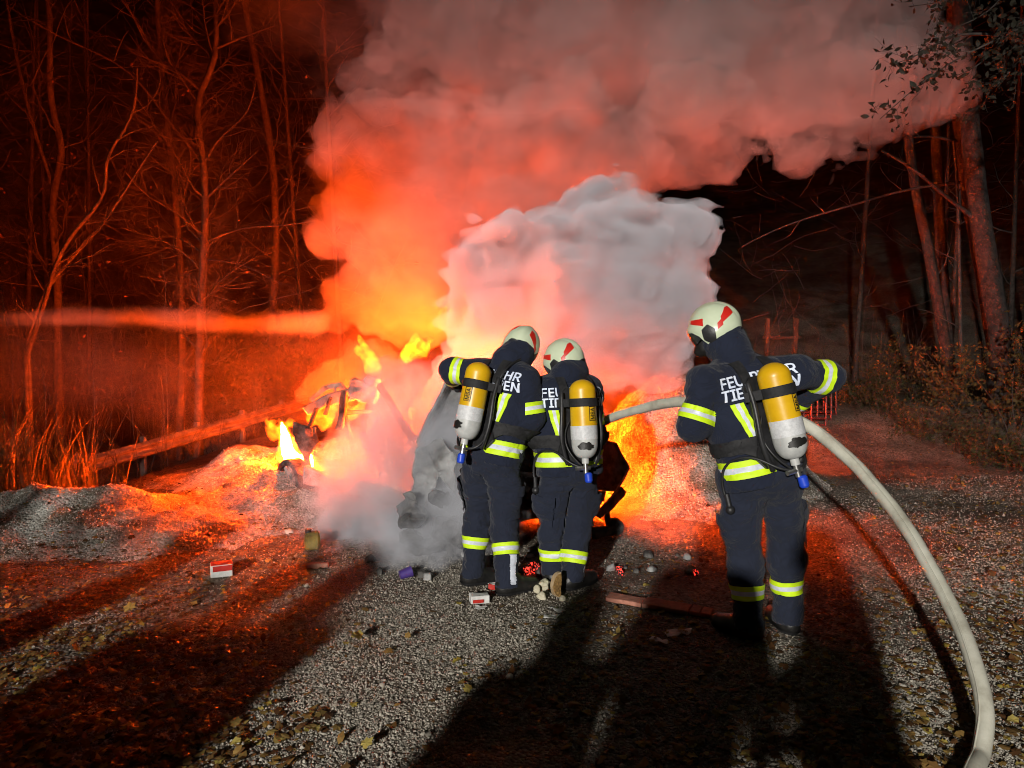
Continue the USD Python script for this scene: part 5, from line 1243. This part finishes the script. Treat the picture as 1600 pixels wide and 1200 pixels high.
p = gnd(749, 942, 0.028); t = thing('carton', 'crushed white carton at the boots of the left firefighter', 'carton', p, 0.25)
obj('box', crumple(box((0.125, 0.07, 0.055), (0, 0, 0), None, 0.004), 0.012, 9, 2, 0.025), WHITE_C, t); obj('red_print', box((0.07, 0.003, 0.022), (-0.015, -0.040, -0.004), None, 0.001), RED_C, t)
p = gnd(772, 922, 0.02); t = thing('packet', 'red and white crumpled packet behind the crushed carton', 'packet', p, -0.3)
obj('wrapper', crumple(box((0.07, 0.04, 0.03), (0, 0, 0), None, 0.004), 0.018, 12, 3, 0.015), RED_C, t); obj('flap', crumple(box((0.06, 0.035, 0.004), (-0.01, 0.01, 0.022), None, 0.001), 0.014, 14, 4, 0.015), WHITE_C, t)
p = gnd(496, 887, 0.015); t = thing('brick_fragment', 'orange-red brick fragment lying left of the purple cup', 'brick', p, 0.2)
obj('clay', crumple(box((0.17, 0.05, 0.035), (0, 0, 0), None, 0.006), 0.014, 12, 5, 0.02), BRICK, t)
p = gnd(634, 903, 0.035); t = thing('cup', 'purple plastic cup tipped over on the dark ground', 'cup', p, 0.4)
cp = trimesh.creation.revolve(np.array([(0.0001, -0.045), (0.032, -0.045), (0.040, 0.045), (0.036, 0.045), (0.029, -0.038), (0.0001, -0.038)]), sections=20); cp.apply_transform(rot([0, 1, 0], 78))
obj('cup_wall', cp, PURPLE, t)
p = gnd(866, 932); t = thing('bread_half', 'half of a round brown loaf standing on its cut at the middle firefighter boot', 'bread', p, 0.5)
an = np.linspace(-math.pi / 2, math.pi / 2, 20); hp2 = [(0.0, -0.085)] + [(-0.062 * math.cos(a), 0.085 * math.sin(a)) for a in an] + [(0.0, 0.085)]
lf = flat(hp2[::-1], 0.035); lf.apply_transform(rot([1, 0, 0], 90)); lf.apply_translation([0.03, 0, 0.082]); obj('crust', crumple(lf, 0.006, 20, 4, 0.02), CRUST, t)
lf = flat([(a * 0.92, b * 0.92) for a, b in hp2[::-1]], 0.01); lf.apply_transform(rot([1, 0, 0], 90)); lf.apply_translation([0.028, -0.032, 0.082]); obj('crumb', crumple(lf, 0.006, 30, 5, 0.015), CRUMB, t)
for k, (px, py, s) in enumerate(((851, 920, 0.045), (846, 935, 0.03), (880, 938, 0.022), (838, 925, 0.028))):
    p = gnd(px, py, s * 0.5); t = thing('foam_lump', 'cream crumbly lump on the ground between the pair of firefighters', 'lump', p, k, group='cream lumps by the loaf')
    obj('lump', crumple(trimesh.creation.icosphere(3, s), s * 0.6, 22, k), CREAM, t)
a_, b_ = gnd(950, 938), gnd(1114, 966); mid = (a_ + b_) / 2; t = thing('broken_board', 'broken reddish board with cross grooves in front of the right firefighter', 'board', mid)
pts = [a_ + (b_ - a_) * k for k in (0, 0.36, 0.80, 0.90, 1.0)]; sd = unit3(np.cross(b_ - a_, [0, 0, 1]))
for k, (w, dz) in enumerate(((0.115, 0.012), (0.14, 0.020), (0.13, 0.022), (0.12, 0.020))):
    m = bar(pts[k] + [0, 0, dz + 0.012], pts[k + 1] - (b_ - a_) * 0.008 + [0, 0, dz + 0.010], w, 0.026)
    obj('board_piece', crumple(m, 0.007, 10, 40 + k, 0.03), BRICK, t, world=True)
for k, (px, py, s, lab) in enumerate(((868, 955, 0.10, 'white torn paper in front of the loaf'), (908, 952, 0.06, 'white paper scrap right of the loaf'), (752, 951, 0.08, 'pale paper under the crushed carton'), (862, 966, 0.09, 'wrinkled paper nearest to the loaf in the gravel'), (1058, 990, 0.14, 'white plastic sheet lying below the broken board'), (1030, 1004, 0.09, 'white strip left of the plastic sheet'))):
    p = gnd(px, py, 0.012); t = thing('paper_scrap', lab, 'paper', p, gp.uniform(0, 3))
    obj('sheet', crumple(box((s, s * 0.6, 0.002)), 0.03 if s < 0.12 else 0.045, 14, 60 + k, 0.012), WHITE_C, t)
p = gnd(488, 858, 0.07); t = thing('canister', 'scorched yellow canister standing at the left edge of the low smoke', 'canister', p, 0.3)
obj('can_body', crumple(box((0.12, 0.09, 0.15), (0, 0, 0), None, 0.015), 0.022, 8, 7, 0.03), YBOX, t); obj('cap', trimesh.creation.cylinder(0.025, 0.03, sections=14, transform=trimesh.transformations.translation_matrix([-0.03, 0, 0.082])), PLASTIC, t)
for k, (px, py, s) in enumerate(((826, 896, 0.05), (838, 893, 0.045), (968, 893, 0.035), (972, 899, 0.03), (930, 902, 0.022), (1086, 898, 0.03), (832, 886, 0.04))):
    p = gnd(px, py, s * 0.4); t = thing('ember', 'glowing red ember on the ash in front of the wreck', 'ember', p, group='glowing embers before the wreck')
    obj('coal', crumple(trimesh.creation.icosphere(3, s * 0.75), s * 0.8, 18, k), EMBER, t)
for k in range(46):                                                 # burnt lumps before the wreck
    px, py = gp.uniform(560, 1080), gp.uniform(862, 905); s = gp.uniform(0.015, 0.045)
    p = gnd(px, py, s * 0.3); t = thing('burnt_lump', 'charred lump of debris in front of the wreck', 'debris', p, group='charred debris before the wreck')
    obj('lump', crumple(trimesh.creation.icosphere(2, s), s * 0.9, 16, k), CHAR if k % 6 else ASH, t)

# ------------------------------------------------------------------ things on the right bank
REDP = noisy('red_paint', (0.07, 0.012, 0.008), (0.14, 0.026, 0.018), 10, 0.5)
for k in range(3):
    c = at(1262 + 10 * k, 648, 12.0 + 0.22 * k); c[2] = float(H(c[0], c[1]))
    t = thing('red_frame', ['red tubular barrier frame, front one of the stack', 'red tubular barrier frame, middle one of the stack', 'red tubular barrier frame, rear one of the stack'][k], 'barrier', c, 0.12 * k)
    for a, b in (((-0.42, 0, 0.04), (0.30, 0, 0.04)), ((-0.42, 0, 0.50), (0.30, 0, 0.50)), ((-0.42, 0, 0.16), (0.30, 0, 0.16))):
        obj('rail', tube([a, b], 0.019, 8), REDP, t)
    for x_ in (-0.42, -0.18, 0.06, 0.30):
        obj('upright', tube([(x_, 0, 0.0), (x_, 0, 0.52)], 0.017, 8), REDP, t)
WOOD = noisy('weathered_wood', (0.02, 0.015, 0.01), (0.05, 0.036, 0.024), 8, 0.85, 0.3, 30)
c = at(1222, 560, 17.0); c[2] = float(H(c[0], c[1])); t = thing('wooden_rack', 'wooden post frame far behind the right firefighter', 'rack', c)
for a, b in (((-0.35, 0, 0), (-0.35, 0, 1.7)), ((0.30, 0, 0), (0.30, 0, 1.7))):
    obj('post', crumple(bar(a, b, 0.10), 0.012, 3, 1, 0.2), WOOD, t)
obj('beam', crumple(bar((-0.45, 0, 1.25), (0.42, 0, 1.25), 0.07), 0.012, 3, 2, 0.2), WOOD, t)
p = gnd(1470, 640, 0.12); t = thing('rock', 'grey rock half buried among the weeds on the bank', 'rock', p, 0.5)
obj('stone', crumple(placed(trimesh.creation.icosphere(3, 1.0), np.diag([0.36, 0.25, 0.22, 1])), 0.10, 3, 5), noisy('grey_rock', (0.12, 0.11, 0.10), (0.26, 0.25, 0.23), 6, 0.9, 0.5, 20), t)
for k in range(2):
    p = gnd(1594, 632, 0.16 + 0.16 * k); t = thing('stone_block', ['reddish stone block at the right edge, lower one', 'reddish stone block at the right edge, upper one'][k], 'block', p, 0.3 + 0.2 * k)
    obj('block', crumple(box((0.5, 0.28, 0.15), (0.05 * k, 0, 0), None, 0.02), 0.03, 5, 3 + k, 0.06), BRICK, t)

# ------------------------------------------------------------------ water spray from the left
spray = thing('water_jet', 'jet of water spray shot in from the left edge into the fire', 'water spray', at(-60, 492, 9.4))
keys(spray, kind='stuff')
WATER = (0.95, 0.95, 0.95)
JET = [(x_, 494 + 0.022 * x_ + 2 * math.sin(x_ * 0.02), 9.4, 7 + 0.014 * max(0, x_)) for x_ in range(-150, 510, 17)]
me, ma = vapour('jet_spray', JET, 2.6, WATER, amp=0.34, scale=3.5, edge=0.2, stretch=(0.3, 1, 1), pad=0.22, soft=0.12, detail=4)
obj('jet', me, ma, spray, smooth=False, world=True)
MIST = [(-60, 560, 9.6, 60), (60, 560, 9.6, 60), (160, 570, 9.6, 60), (260, 580, 9.6, 60), (360, 570, 9.5, 60), (450, 570, 9.5, 60), (400, 630, 9.5, 50), (300, 640, 9.6, 40)]
me, ma = vapour('falling_mist', MIST, 0.10, WATER, amp=1.4, scale=1.5, edge=1.0, pad=0.5)
obj('mist', me, ma, spray, smooth=False, world=True)
